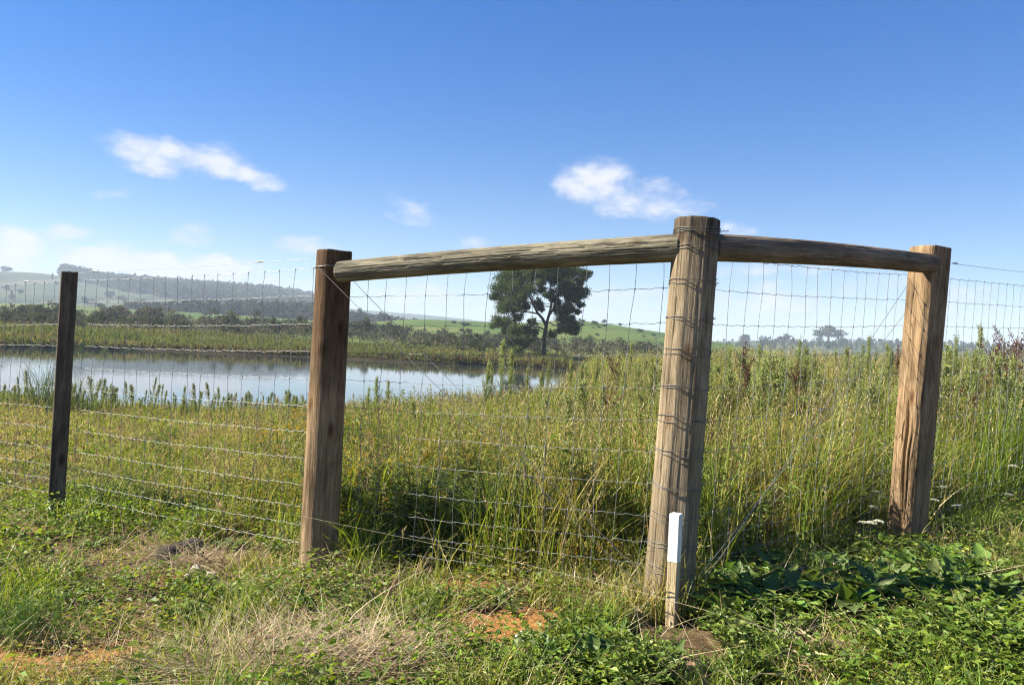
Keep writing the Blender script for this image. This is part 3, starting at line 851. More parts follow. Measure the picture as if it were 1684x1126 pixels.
PL = Post(523, 928, 5.03, 550, 414)
PM = Post(1096, 1010, 4.13, 1147, 363)
PR = Post(1490, 888, 5.6, 1530, 408)
PF = Post(92, 838, 6.5, 114.5, 448)
d_ = PF.b - PL.b; PA = Post(0, 0, 1, 0, 0); PA.b = PF.b + d_ * 1.15; PA.ax = PF.ax; PA.t = PA.b + PA.ax * 1.95
d_ = PR.b - PM.b; PE = Post(0, 0, 1, 0, 0); PE.b = PR.b + d_ * 1.45; PE.ax = PR.ax; PE.t = PE.b + PE.ax * 2.1

for p_ in (PL, PM, PR, PF, PA, PE): p_.g = p_.b[2]
print('POSTS', [(p_.b.round(2).tolist(), round(float(np.linalg.norm(p_.t - p_.b)), 2), round(float(height(p_.b[:1], p_.b[1:2])[0]), 2)) for p_ in (PL, PM, PR, PF, PA, PE)])
def crackside(TH, Z, RR, Ln):
    # long open split low on the lit face of the right post
    for t0, w, zc, lz, dp in ((R(-150), .10, .62, .42, .035), (R(-128), .06, .45, .40, .022), (R(-168), .05, .9, .3, .015)):
        p = t0 + .12 * (noise(Z * 5, Z * 0, seed=63) - .5)
        d = np.abs((TH - p + np.pi) % (2 * np.pi) - np.pi)
        RR = RR - dp * np.exp(-(d / w) ** 2) * np.exp(-((Z - zc) / lz) ** 4)
    return RR - .05 * sstep(.55, .05, Z) * np.exp(-((TH + R(165)) / .5) ** 2)
mid_post, MM, LM = log('corner_post', PM.b, PM.t, .131, .119, M_WOOD_MID, 1, ncrack=13, crack=.009, segs=190, rings=190, below=.3, flats=((R(-100), .93),))
tag(mid_post, 'thickest grey brown corner post wrapped in turns of wire')
lp_, ML, LL = log('strainer_post', PL.b, PL.t, .121, .112, M_WOOD_LEFT, 2, flats=((R(-53), .74),), ncrack=16, below=.3)
tag(lp_, 'dark brown strainer post with a flat shaded face at the left end of the rail')
rp_, MR_, LR = log('strainer_post', PR.b, PR.t, .128, .134, M_WOOD_RIGHT, 3, flats=((R(-162), .80), (R(-68), .80), (R(20), .8), (R(110), .8)), ncrack=12, crack=.010, notch=crackside, below=.3)
tag(rp_, 'orange brown split strainer post at the right end of the rail')
for nm, pp in (('fence_post', PF), ('fence_post', PA)):
    o, _, _ = log(nm, pp.b, pp.t, .075, .075, M_WOOD_DARK, 5 + int(pp is PA), square=(.062, .045, R(30)), ncrack=8, crack=.004, wob=.012, below=.3)
    tag(o, 'narrow square dark fence post on the left' if pp is PF else 'square fence post further along to the left')
o, _, _ = log('strainer_post', PE.b, PE.t, .11, .11, M_WOOD_RIGHT, 8, ncrack=10, below=.3, segs=80, rings=80)

A1, A2 = P(559, 447, 4.87), P(1118, 407.5, 4.13)
rl, _, _ = log('top_rail', A1, A2, .066, .075, M_RAIL, 11, ncrack=300, crack=.0045, wob=.03, segs=170, rings=330, bow=.012, clen=(.03, .16), cw=(.02, .045))
tag(rl, 'sunlit silvery rail between the left strainer post and the corner post')
B1, B2 = P(1168, 407, 4.2), P(1531, 434, 5.5)
rr_, _, _ = log('top_rail', B1, B2, .076, .068, M_RAIL2, 12, ncrack=150, crack=.004, wob=.03, segs=150, rings=280, bow=.015, clen=(.03, .25), cw=(.02, .045))
tag(rr_, 'shaded brown rail between the corner post and the right strainer post')

ROWS = [.12, .235, .357, .50, .675, .85, 1.02, 1.20, 1.38, 1.56, 1.75, 1.93]
def netting(pa, pb, off_a, off_b, name, label, seed, top_wire=None, gz=(0, 0), slack=.012, lean=0.):
    r = np.random.RandomState(seed); a = Acc()
    L0 = np.linalg.norm(pb.b[:2] - pa.b[:2]); n = max(3, int(round(L0 / .152)))
    org = np.array(fence.location)
    def pt(t, z):
        t = np.asarray(t, float); z = np.asarray(z, float)
        qa = pa.b + pa.ax * ((z + gz[0]) / pa.ax[2])[..., None] + off_a
        qb = pb.b + pb.ax * ((z + gz[1]) / pb.ax[2])[..., None] + off_b
        p = qa * (1 - t)[..., None] + qb * t[..., None]
        bend = slack * np.sin(np.pi * t) * (fbm(t * 2.3 + seed, z * 1.2, seed=seed) - .5) * 5
        nrm = np.array([-(pb.b - pa.b)[1], (pb.b - pa.b)[0], 0]); nrm /= np.linalg.norm(nrm)
        p = p + nrm * bend[..., None]
        p[..., 2] -= .012 * np.sin(np.pi * t)
        return p
    tv = (np.arange(n) + .5 + r.uniform(-.08, .08, n)) / n
    jit = {}
    zz = np.array(ROWS)
    # horizontal crimped wires
    for i, z in enumerate(ROWS):
        m = n * 8
        t = np.linspace(0, 1, m + 1)
        p = pt(t, np.full(m + 1, z))
        ph = r.rand() * 6
        p[:, 2] += 0.0026 * np.sin(t * n * 2 * np.pi + ph) + .0022 * np.sin(t * n * 4 * np.pi + ph * 2) + .006 * (noise(t * n * .7, t * 0 + i, seed=seed + 3) - .5)
        rad = .00135 if 0 < i < len(ROWS) - 1 else .0016
        tube(a, p - org, rad, 5)
    # vertical stay wires with a knot at each crossing
    for j, t in enumerate(tv):
        zv = np.linspace(ROWS[0], ROWS[-1], 45)
        tt = t + (noise(zv * 4.5, zv * 0 + j, seed=seed + 8) - .5) * .012 * 2.2 / L0 + lean * (zv - 1)
        p = pt(np.full(45, t) * 0 + tt, zv)
        tube(a, p - org, .00145, 5)
        kp = pt(np.interp(zz, zv, tt), zz)
        for k in range(len(ROWS)):
            c = kp[k]; h = .008
            tube(a, np.array([c + (-.002, 0, -h), c + (.002, -.003, -h * .3), c + (-.002, -.003, h * .4), c + (.001, 0, h)]) - org, .0028, 5)
    if top_wire:
        t = np.linspace(0, 1, 40)
        p = pt(t, np.full(40, top_wire)); p[:, 2] += .006 * np.sin(t * np.pi) - .006
        tube(a, p - org, .0015, 5)
        for q in (.12, .8):
            c = pt(np.array([q]), np.array([top_wire]))[0]
            dv = (pb.b - pa.b) / L0
            tube(a, np.array([c - dv * .04, c + (0, 0, .004), c + dv * .04]) - org, .0045, 5)
    o = a.build(name, M_WIRE, fence, smooth=True, tint=False)
    tag(o, label)
Z3 = np.zeros(3)
netting(PA, PF, np.array([0, .06, 0]), np.array([-.02, .06, 0]), 'wire_netting', 'netting beyond the dark post at the left edge', 1, top_wire=1.95, gz=(0, 0))
netting(PF, PL, np.array([-.02, .06, 0]), np.array([-.10, .05, 0]), 'wire_netting', 'netting between the dark post and the left strainer post', 2, top_wire=2.0, gz=(0, 0))
netting(PL, PM, np.array([.03, .11, 0]), np.array([-.08, .09, 0]), 'wire_netting', 'netting under the sunlit rail', 3, gz=(0, .0), slack=.02)
netting(PM, PR, np.array([.09, .09, 0]), np.array([-.04, .13, 0]), 'wire_netting', 'netting under the shaded rail', 4, gz=(.0, .0))
netting(PR, PE, np.array([.06, .12, 0]), np.array([0, .12, 0]), 'wire_netting', 'netting right of the right strainer post', 5, top_wire=2.05, gz=(.0, .0))

def build_ties():
    r = np.random.RandomState(9)
    Minv = np.array(mid_post.matrix_basis.inverted() @ F_INV)
    a = None
    for z in [z + .02 for z in ROWS] + [2.045]:
        a = Acc()
        for k in range(2 if z < 2 else 3):
            th = np.linspace(-np.pi * 1.02 + r.uniform(-.3, .3), np.pi * 1.02, 110)
            s = z / LM
            rad = (.131 + (.119 - .131) * s) * (1 + .006 * np.sin(th * 3 + k)) + .0035
            c = np.cos(th - R(-100)); rad = np.where(c > .05, np.minimum(rad, rad * .93 / np.maximum(c, .05) + .004), rad)
            ph = r.uniform(0, 6)
            zz = z - .006 + k * r.uniform(.006, .03) + .008 * np.sin(th + ph) + .005 * np.sin(th * 3.0 + ph * 2)
            tube(a, np.stack([rad * np.cos(th), rad * np.sin(th), zz], 1), .0019, 5)
        # twisted tail of the tie
        e = r.uniform(-.3, .5) if z < 2 else -.25
        rr0 = .131 - .012 * z / LM
        p0 = np.array([rr0 * math.cos(e), rr0 * math.sin(e), z + .01])
        ln = .016 if z < 2 else .045
        tt = np.linspace(0, 1, 14)[:, None]
        tube(a, p0 + tt * np.array([ln, -.01, .004]) + np.stack([0 * tt[:, 0], .003 * np.sin(tt[:, 0] * 14), .003 * np.cos(tt[:, 0] * 14)], 1), .002, 5)
        o = a.build('wire_tie', M_WIRE_OLD, mid_post, smooth=True, tint=False)
build_ties()

def build_braces():
    org = np.array(fence.location)
    def strand(p, q, label, rad=.0017, sag=.01, twist=0.):
        t = np.linspace(0, 1, 60)
        pts = np.asarray(p) * (1 - t)[:, None] + np.asarray(q) * t[:, None]; pts[:, 2] -= sag * np.sin(np.pi * t)
        a = Acc(); tube(a, pts - org, rad, 5)
        tag(a.build('brace_wire', M_WIRE, fence, smooth=True, tint=False), label)
    lo = P(1062, 962, 4.07)
    strand(P(521, 437, 4.93), lo + np.array([-.005, -.03, -.02]), 'near strand of the left brace wire')
    strand(P(583, 464, 5.04), lo + np.array([.0, .05, .03]), 'far strand of the left brace wire')
    lo = P(1150, 965, 4.2)
    strand(P(1497, 462, 5.58), lo, 'near strand of the right brace wire')
    strand(P(1500, 500, 5.75), lo + np.array([.01, .06, .04]), 'far strand of the right brace wire')
    # the loop of brace wire round the left post
    a = Acc()
    Mi = np.array(lp_.matrix_basis)
    th = np.linspace(-np.pi, np.pi, 60); z = LL - .10
    rad = np.full(60, .1175); c = np.cos(th - R(-53)); rad = np.where(c > .05, np.minimum(rad, rad * .74 / np.maximum(c, .05) + .003), rad)
    tube(a, np.stack([rad * np.cos(th), rad * np.sin(th), z + .012 * np.cos(th)], 1), .0026, 5)
    a.build('wire_tie', M_WIRE, lp_, smooth=True, tint=False)
build_braces()

def build_peg():
    b, t = P(1103.5, 1035, 3.93), P(1112, 845, 3.93)
    root = empty('marker_peg', b, 'short pale wooden survey peg with a white painted top before the corner post', 'peg')
    M = frame(b, t); Ln = float(np.linalg.norm(t - b)); k = Ln * .595
    inv = Matrix.Translation(-Vector(root.location))
    def box(name, z0, z1, hx, hy, mat, seed):
        r = np.random.RandomState(seed); V = []; bev = .003
        prof = [(-hx + bev, -hy), (hx - bev, -hy), (hx, -hy + bev), (hx, hy - bev), (hx - bev, hy), (-hx + bev, hy), (-hx, hy - bev), (-hx, -hy + bev)]
        zs = np.linspace(z0, z1, 24)
        for z in zs:
            for x, y in prof: V.append((x + .0003 * (r.rand() - .5), y + .0003 * (r.rand() - .5), z))
        F = [[i * 8 + j, i * 8 + (j + 1) % 8, i * 8 + 8 + (j + 1) % 8, i * 8 + 8 + j] for i in range(23) for j in range(8)]
        n = len(V); V += [(x * .93, y * .9, z1 + .003) for x, y in prof]
        F += [[23 * 8 + j, 23 * 8 + (j + 1) % 8, n + (j + 1) % 8, n + j] for j in range(8)]
        F += [[n, n + 1, n + 2, n + 3], [n, n + 3, n + 4, n + 7], [n + 4, n + 5, n + 6, n + 7]]
        F += [[7, 2, 1, 0], [6, 3, 2, 7], [6, 5, 4, 3]]
        o = mesh_np(name, V, [np.array(F)], mat); o.parent = root; o.matrix_basis = inv @ M @ Matrix.Rotation(R(-32), 4, 'Z')
        return o
    box('stake', -.1, k + .01, .0255, .0255, mat_wood('pine_peg_wood', (.46, .36, .20), (.56, .45, .27), (.64, .53, .33), .15), 1)
    tag(box('painted_tip', k, Ln, .0268, .0268, mat_simple('white_paint', (.64, .64, .62), .6, var=.12, scale=14, bump=.03, s3=(3, 3, .5)), 2), 'white painted upper part')
build_peg()

# ------------------------------------------------------------------ stones and log offcut
def stone(c, rx, ry, rz, col, seed, label, name='stone'):
    r = np.random.RandomState(seed)
    nu, nv = 40, 24
    u = np.linspace(0, 2 * np.pi, nu, endpoint=False); v = np.linspace(-np.pi / 2, np.pi / 2, nv)
    U, Vv = np.meshgrid(u, v)
    d = np.stack([np.cos(Vv) * np.cos(U), np.cos(Vv) * np.sin(U), np.sin(Vv)], -1)
    k = np.ones(U.shape)
    for q in range(11):                                # facets
        n = rdir(1, r)[0]; o = r.uniform(.62, .9); dd = d @ n
        k = np.minimum(k, np.where(dd > .05, o / np.maximum(dd, .05), 9))
    k = k * (1 + .10 * (fbm(d[..., 0] * 3, d[..., 1] * 3, d[..., 2] * 3, seed=seed) - .5))
    V = d * k[..., None] * np.array([rx, ry, rz])
    i = np.arange(nv - 1)[:, None] * nu; j = np.arange(nu)[None]; kk = (j + 1) % nu
    F = np.stack([i + j, i + kk, i + nu + kk, i + nu + j], -1).reshape(-1, 4)
    o = mesh_np(name, V.reshape(-1, 3), F, mat_simple(name + '_material', col, .9, var=.35, scale=25, bump=.6), smooth=False)
    o.location = [float(q) for q in c]; o.rotation_euler = (0, 0, r.uniform(0, 6))
    tag(o, label, 'stone' if name == 'stone' else 'clod')
stone(gp(862, 1060) + (0, 0, .02), .055, .045, .05, (.62, .58, .50), 5, 'pale angular stone beside the orange soil patch')
stone(gp(1135, 1112) + (0, 0, .02), .10, .08, .07, (.24, .15, .09), 6, 'rounded brown lump of earth at the bottom edge below the peg', 'clod')
for k_, (u, v, s, c) in enumerate([(322, 942, .06, (.45, .39, .32)), (345, 950, .04, (.52, .46, .4)), (308, 952, .035, (.4, .34, .28))]):
    stone(gp(u, v) + (0, 0, .02), s, s * .7, s * .6, c, 20 + k_, ['largest greyish stone in the rubble beside the log offcut', 'palest small stone right of the log offcut', 'smallest brown grey stone in front of the log offcut'][k_])
def build_offcut():
    a_, b_ = gp(266, 930) + (0, .0, .055), gp(266, 930) + (.13, .24, .06)
    o, M, Ln = log('log_offcut', a_, b_, .066, .072, M_OFFCUT, 15, ncrack=14, crack=.006, wob=.06, segs=70, rings=40)
    o.parent = None; o.matrix_basis = M
    tag(o, 'short dark sawn log offcut lying in the grass at left', 'log')
build_offcut()

# ------------------------------------------------------------------ vegetation
FX = np.array([PA.b[0] - 4, PA.b[0], PF.b[0], PL.b[0], PM.b[0], PR.b[0], PE.b[0], PE.b[0] + 4])
FY = np.array([PA.b[1] + 2, PA.b[1], PF.b[1], PL.b[1], PM.b[1], PR.b[1], PE.b[1], PE.b[1] + 2.8])
def y_fence(x): return np.interp(x, FX, FY)
def scatter(n, y0, y1, pw=1.0, r=None, mar=1.2, k=.70):
    """points inside the wedge the photo covers, with a margin at both sides"""
    r = r or rs
    y = y0 + (y1 - y0) * r.rand(n) ** pw
    x = (r.rand(n) * 2 - 1) * (k * y + mar)
    return x, y
def bp(x, y, dz=-.01): return np.stack([x, y, height(x, y) + dz], 1)
def pxu(x, y): return 842 + FPX * x / y
POSTS_XY = np.array([p.b[:2] for p in (PL, PM, PR, PF)])

GREEN = [(.115, .185, .024), (.16, .235, .030), (.21, .27, .042), (.085, .14, .026)]
OLIVE = [(.25, .26, .05), (.31, .29, .075), (.20, .225, .045)]
STRAW = [(.50, .41, .25), (.60, .51, .33), (.40, .31, .17), (.28, .2, .11)]

def build_ground_cover():
    r = np.random.RandomState(61)
    # low creeping leaves
    a = Acc(); n = 330000
    x, y = scatter(n, 2.3, 11.5, 1.25, r)
    dry = fbm(x * 1.1, y * 1.4, seed=12)
    cl = fbm(x * 2.6, y * 2.6, seed=14)
    keep = (r.rand(n) > soil_mask(x, y) * 1.25 + clear_mask(x, y) + .55 * heap_mask(x, y)) & (r.rand(n) < sstep(.34, .60, cl) * .9 + .10)
    x, y, dry, cl = x[keep], y[keep], dry[keep], cl[keep]; n = len(x)
    B = bp(x, y, 0.0); hh = (.012 + .11 * r.rand(n) ** 1.8) * (.5 + 1.2 * sstep(.3, .7, cl)); B[:, 2] += hh
    az = r.rand(n) * 6.283; dr = np.stack([np.cos(az), np.sin(az), r.uniform(-.3, .7, n)], 1)
    nm = np.stack([.5 * r.randn(n), .5 * r.randn(n), np.ones(n)], 1)
    Lf = (.010 + .034 * r.rand(n) ** 2.2) * (1 + .05 * y) * (.7 + .7 * noise(x * 1.7, y * 1.7, seed=19))
    cols = pal(n, GREEN, .2, [3, 3, 2, 2], r)
    y_ = (dry + .12 * r.randn(n)) > .60
    cols[y_] = pal(int(y_.sum()), OLIVE + STRAW[2:], .2, [3, 2, 3, 1, 1.2], r)
    Wf = Lf * r.uniform(.22, .8, n); Wf[y_] *= .42; Lf[y_] *= .85
    leaves(a, B, dr, nm, Lf, Wf, cols)
    tag(a.build('ground_cover', M_LEAF), 'low creeping green weeds over the foreground soil', 'ground cover', kind='stuff')
    # short grass of the track side
    a = Acc(); n = 190000
    x, y = scatter(n, 2.2, 11, 1.2, r)
    tuft = fbm(x * 2.2, y * 2.2, seed=17); dry = fbm(x * 1.1, y * 1.4, seed=12)
    keep = (r.rand(n) > soil_mask(x, y) * 1.25 + clear_mask(x, y) + .55 * heap_mask(x, y)) & (r.rand(n) < .12 + sstep(.35, .68, tuft))
    x, y, tuft, dry = x[keep], y[keep], tuft[keep], dry[keep]; n = len(x)
    h = (.04 + .10 * r.rand(n) ** 1.4) * (.45 + 1.4 * sstep(.40, .72, tuft)) * (1 - .6 * clear_mask(x, y))
    # longer grass round the foot of the posts
    for px_, py_ in POSTS_XY:
        h = h * (1 + 1.1 * np.exp(-(((x - px_ - .2) / .45) ** 2 + ((y - py_ + .05) / .35) ** 2)))
    cols = pal(n, GREEN, .2, [2, 3, 3, 1], r)
    o_ = (dry + .14 * r.randn(n)) > .55
    cols[o_] = pal(int(o_.sum()), OLIVE + STRAW[:2], .2, [3, 3, 3, .7, .7], r)
    blades(a, bp(x, y), h, .0035 + .004 * r.rand(n) + .0004 * y, .15 + .75 * r.rand(n), cols, 3, droop=.25, r=r)
    tag(a.build('short_grass', M_LEAF), 'short tufty green grass in front of the fence', 'grass', kind='stuff')
build_ground_cover()

def build_straw():
    r = np.random.RandomState(62); a = Acc()
    # dead flattened stalks: heap at the bottom left of centre and scattered
    spots = [(470, 1105, .48, .14, 1500), (570, 1085, .26, .14, 700), (400, 1130, .3, .08, 550), (630, 1110, .22, .08, 400), (1330, 985, .35, .15, 140), (1240, 960, .2, .3, 80), (1350, 1095, .30, .10, 260), (1650, 970, .2, .2, 160), (1560, 890, .2, .2, 60), (320, 935, .16, .08, 260), (560, 960, .5, .2, 260), (120, 810, .35, .2, 500), (60, 800, .4, .15, 400), (1380, 880, .3, .2, 120), (1010, 990, .22, .07, 260)]
    for u, v, sx, sy, n in spots:
        c = gp(u, v)
        x = c[0] + sx * r.randn(n) * .6; y = np.maximum(c[1] + sy * r.randn(n) * .8, 2.35)
        blades(a, bp(x, y, .004), .05 + .19 * r.rand(n) ** 1.6, .0024 + .0028 * r.rand(n), .5 + 2.6 * r.rand(n), pal(n, STRAW, .2, None, r), 3, droop=.1, r=r)
        m = n // 2                                    # lying litter
        x = c[0] + sx * r.randn(m) * .6; y = np.maximum(c[1] + sy * r.randn(m) * .8, 2.35)
        az = r.rand(m) * 6.283
        leaves(a, bp(x, y, .012) + np.stack([0 * x, 0 * x, .05 * r.rand(m)], 1), np.stack([np.cos(az), np.sin(az), .25 * r.randn(m)], 1), np.tile([0, 0, 1.], (m, 1)), .06 + .22 * r.rand(m), .004, pal(m, STRAW, .2, None, r))
    n = 9000
    x, y = scatter(n, 2.3, 9.5, 1.1, r)
    blades(a, bp(x, y), .06 + .2 * r.rand(n) ** 2, .0022 + .0024 * r.rand(n), .4 + 2.2 * r.rand(n), pal(n, STRAW, .2, None, r), 3, r=r)
    # long single stalks
    for u, v, L_, az, le in [(1130 + 260, 1000, .6, .1, 4), (1440, 1085, .62, 3.0, 6), (1180, 985, .35, 1.2, 1.0), (1290, 960, .34, 2.0, .7), (1200, 1000, .3, 1.5, 1.1), (1260, 1010, .4, .8, .8), (560, 1060, .3, .4, 1.4), (500, 1090, .36, 2.6, 1.0), (600, 1100, .34, 1.2, .8), (350, 1020, .4, .1, 2.5), (1600, 960, .5, 1.7, .5), (1545, 905, .45, 1.6, .2), (1555, 905, .4, 1.4, .25), (1650, 950, .5, 2.0, .3)]:
        c = gp(u, v)[None]; c[0, 2] = .0
        blades(a, c, L_, .006, le, pal(1, STRAW[:2], .1, None, r), 6, az=np.array([az]), r=r)
    tag(a.build('dry_grass', M_DRY), 'dead straw coloured stalks heaped and strewn over the foreground', 'dry grass', kind='stuff')
build_straw()

def tall_h(x, y):
    """height the meadow reaches at a place behind the fence"""
    u = pxu(x, y)
    return np.interp(u, [-300, 60, 330, 480, 640, 900, 1150, 1700, 2200], [.15, .18, .26, .46, .58, .66, .84, .90, .90]) * (.7 + .6 * fbm(x * .55, y * .55, seed=23))

def build_meadow():
    r = np.random.RandomState(63); a = Acc(); d = Acc()
    for n, y0, y1, wmul, pw in ((85000, 4.0, 11, 1.45, 1.0), (85000, 10, 20, 2.1, 1.0), (60000, 19, 38, 3.2, 1.0), (24000, 36, 82, 6., 1.0)):
        x, y = scatter(n, y0, y1, pw, r)
        A = y - y_near(x)
        dfn = y - y_fence(x)
        tall = tall_h(x, y)
        cl = fbm(x * 2.4, y * 1.8, seed=25)
        keep = (A < -.4) & (dfn > .02 + .25 * r.rand(n)) & (r.rand(n) < .22 + .9 * sstep(.36, .62, cl))
        x, y, tall, dfn = x[keep], y[keep], tall[keep], dfn[keep]; n = len(x)
        u = pxu(x, y)
        g = fbm(x * .7, y * .7, seed=27) + .18 * r.randn(n) + np.interp(u, [0, 400, 700, 1000, 1700], [-.07, -.03, -.01, -.02, -.01]) + .5 * (noise(x * 3.3, y * 2.6, seed=28) - .5)
        h = tall * (.30 + .70 * r.rand(n)) * (.62 + .75 * sstep(.35, .68, cl[keep])) * sstep(-.1, .6, dfn + .25)
        cols = pal(n, GREEN, .2, [2, 3, 3, 1], r)
        m1 = g > .40; cols[m1] = pal(int(m1.sum()), OLIVE, .2, None, r)
        m2 = g > .70; cols[m2] = pal(int(m2.sum()), [(.36, .30, .13), (.44, .37, .19), (.28, .22, .09)], .2, None, r)
        le = .08 + .85 * r.rand(n) ** 1.6
        blades(a, bp(x, y), h, (.0045 + .0045 * r.rand(n)) * wmul, le, cols, 4, droop=.18, r=r)
        # seed stalks with a feathery head
        m = n // 19
        k = r.randint(0, n, m); X, Y = x[k] + .02 * r.randn(m), y[k]; hh = tall[k] * (.85 + .45 * r.rand(m)) * sstep(-.1, .8, dfn[k] + .2)
        hue = pal(m, [(.36, .29, .13), (.44, .36, .18), (.27, .24, .09), (.22, .15, .08)], .2, [3, 2, 3, .8], r)
        az = r.rand(m) * 6.283; le = .05 + .45 * r.rand(m)
        Bs = bp(X, Y)
        blades(d, Bs, hh, .0028 * wmul, le, hue, 4, az=az, r=r)
        for q in range(7):
            s = .80 + .20 * q / 6
            c = Bs + np.stack([np.cos(az) * le * hh * s ** 1.8, np.sin(az) * le * hh * s ** 1.8, hh * s], 1)
            leaves(d, c, rdir(m, r) * .6 + np.array([0, 0, .9]), rdir(m, r), (.022 + .02 * r.rand(m)) * wmul ** .6, .007 * wmul, hue * 1.1)
    # leafy undergrowth between the blades
    for n, y0, y1, ls in ((250000, 4.0, 12, .034), (150000, 11, 24, .055), (40000, 22, 60, .11)):
        x, y = scatter(n, y0, y1, 1.0, r)
        dfn = y - y_fence(x); keep = (y - y_near(x) < -.3) & (dfn > .1)
        keep &= r.rand(n) < .25 + .8 * sstep(.36, .62, fbm(x * 2.4, y * 1.8, seed=25))
        x, y = x[keep], y[keep]; n = len(x); t = tall_h(x, y) * sstep(-.3, .8, dfn[keep]) * (.7 + .6 * sstep(.35, .68, fbm(x * 2.4, y * 1.8, seed=25)))
        B = bp(x, y); B[:, 2] += t * .88 * r.rand(n) ** .85
        gg = fbm(x * .9, y * .9, seed=29) + .16 * r.randn(n) + .3 * (noise(x * 4, y * 3, seed=30) - .5)
        cols = pal(n, GREEN[:3], .22, None, r); m1 = gg > .50; cols[m1] = pal(int(m1.sum()), OLIVE, .2, None, r); m1 = gg > .70; cols[m1] = pal(int(m1.sum()), [(.36, .30, .10), (.30, .22, .07), (.42, .36, .16)], .2, None, r)
        leaves(a, B, rdir(n, r, .6) + np.array([0, 0, .3]), rdir(n, r) * .6 + np.array([0, 0, 1.]), ls * (.6 + .9 * r.rand(n)), ls * (.2 + .25 * r.rand(n)), cols)
    tag(a.build('meadow_grass', M_LEAF), 'tall rank green and olive grass filling the field behind the fence', 'grass', kind='stuff')
    tag(d.build('seeding_grass', M_DRY), 'straw coloured seed heads rising through the meadow', 'grass', kind='stuff')
build_meadow()

def build_flowers_mass():
    """small yellow orange flower sprays dotted through the meadow"""
    r = np.random.RandomState(64); a = Acc()
    spots = [(650, 790, 5.6), (600, 800, 5.5), (700, 760, 6.2), (860, 760, 6.4), (900, 790, 5.8), (860, 830, 5.2), (950, 800, 5.4), (450, 775, 7), (380, 770, 7.5), (990, 850, 5), (1000, 770, 6), (1240, 740, 6.5), (1390, 715, 7.5), (1330, 700, 8), (1600, 700, 8.5), (1300, 780, 6), (640, 830, 5.3), (480, 810, 6.2), (760, 720, 7), (930, 880, 4.9), (1010, 890, 4.7)]
    for u, v, d in spots:
        c = P(u, v, d)
        for k in range(5):
            o = c + np.array([.16, .16, .06]) * r.randn(3); n = 26
            leaves(a, o + np.array([.045, .045, .028]) * r.randn(n, 3), rdir(n, r) + np.array([0, 0, .6]), rdir(n, r), .016 + .010 * r.rand(n), .009, pal(n, [(.42, .27, .02), (.34, .20, .03), (.38, .31, .05)], .2, None, r))
            b = o.copy(); b[2] = height(o[:1], o[1:2])[0]
            blades(a, b[None], np.array([o[2] - b[2]]), .004, .05, np.array([(.13, .13, .04)]), 3, r=r)
    # buttery blossoms in the weeds at the lower right
    for u, v, n in [(1430, 1010, 10), (1330, 1040, 8), (1500, 1030, 8), (1590, 1050, 6), (1480, 925, 9), (1180, 975, 7), (1560, 1080, 6), (1440, 1035, 8), (1620, 1010, 5), (1470, 1110, 14), (870, 1035, 2), (1465, 1000, 4), (1265, 915, 5)]:
        for k in range(n):
            c = gp(u + 22 * r.randn(), v + 12 * r.randn()) ; c[2] = .10 + .10 * r.rand()
            m = 6
            az = np.arange(m) * 6.283 / m
            leaves(a, np.tile(c, (m, 1)), np.stack([np.cos(az), np.sin(az), .35 + 0 * az], 1), np.tile([0, 0, 1.], (m, 1)), .010, .008, pal(m, [(.62, .55, .10), (.66, .60, .25)], .1, None, r))
    tag(a.build('yellow_flowers', M_LEAF), 'tiny yellow and orange flower sprays scattered through the weeds', 'flowers', kind='stuff')
build_flowers_mass()

def weed_proto(seed, Hh, dark=False):
    """tall fleabane: leafy stem with a fluffy pale top"""
    r = np.random.RandomState(seed)
    root = empty('tall_weed', (0, 0, 0), 'tall leafy fleabane weed with a fluffy pale green top in the meadow', 'weed', 'tall weeds standing in the meadow')
    a = Acc(); bend = r.uniform(-.08, .08, 2)
    ax = lambda s: np.stack([bend[0] * s ** 2 * Hh, bend[1] * s ** 2 * Hh, s * Hh], -1)
    tube(a, ax(np.linspace(0, 1, 9)), np.linspace(.0055, .0016, 9), 5, (.13, .15, .05)); 
    sp = []
    for k in range(22):
        s0 = r.uniform(.42, .93); d = rdir(1, r, .2)[0]; ln = (1.02 - s0) * Hh * r.uniform(.28, .62)
        p0 = ax(np.array([s0]))[0]; p1 = p0 + np.array([d[0], d[1], 1.5]) * ln * .55
        tube(a, [p0, (p0 + p1) / 2 + d * .01, p1], [.002, .0016, .001], 3, (.14, .16, .05)); sp.append((p0, p1))
    a.build('stem', M_LEAF, root)
    f = Acc(); n = 150
    s = r.uniform(.08, .82, n); az = np.arange(n) * 2.4 + r.randn(n) * .3
    L_ = .105 * (1 - .55 * s) * r.uniform(.7, 1.2, n)
    leaves(f, ax(s), np.stack([np.cos(az), np.sin(az), r.uniform(.1, 1.0, n)], 1), np.tile([0, 0, 1.], (n, 1)), L_, .011 + .004 * r.rand(n), pal(n, [(.12, .18, .04), (.15, .20, .05), (.10, .15, .035)] if dark else [(.15, .205, .05), (.19, .235, .065), (.125, .175, .042)], .18, None, r))
    f.build('foliage', M_LEAF, root)
    h = Acc(); tube(h, ax(np.linspace(.5, 1, 7)), .0022, 3, (.16, .18, .06))
    for p0, p1 in sp + [(ax(np.array([.72]))[0], ax(np.array([1.0]))[0])]:
        n = 44; t = r.uniform(.0, 1.05, n)[:, None]; tube(h, [p0, p1], .0012, 3, (.16, .18, .06))
        leaves(h, p0 * (1 - t) + p1 * t + .017 * r.randn(n, 3), rdir(n, r) + np.array([0, 0, .8]), rdir(n, r), .017 + .017 * r.rand(n), .007 + .005 * r.rand(n), pal(n, [(.16, .21, .055), (.21, .24, .08)] if dark else [(.27, .31, .105), (.34, .36, .15), (.21, .26, .08)], .2, None, r))
    h.build('flower_head', M_LEAF, root)
    return root

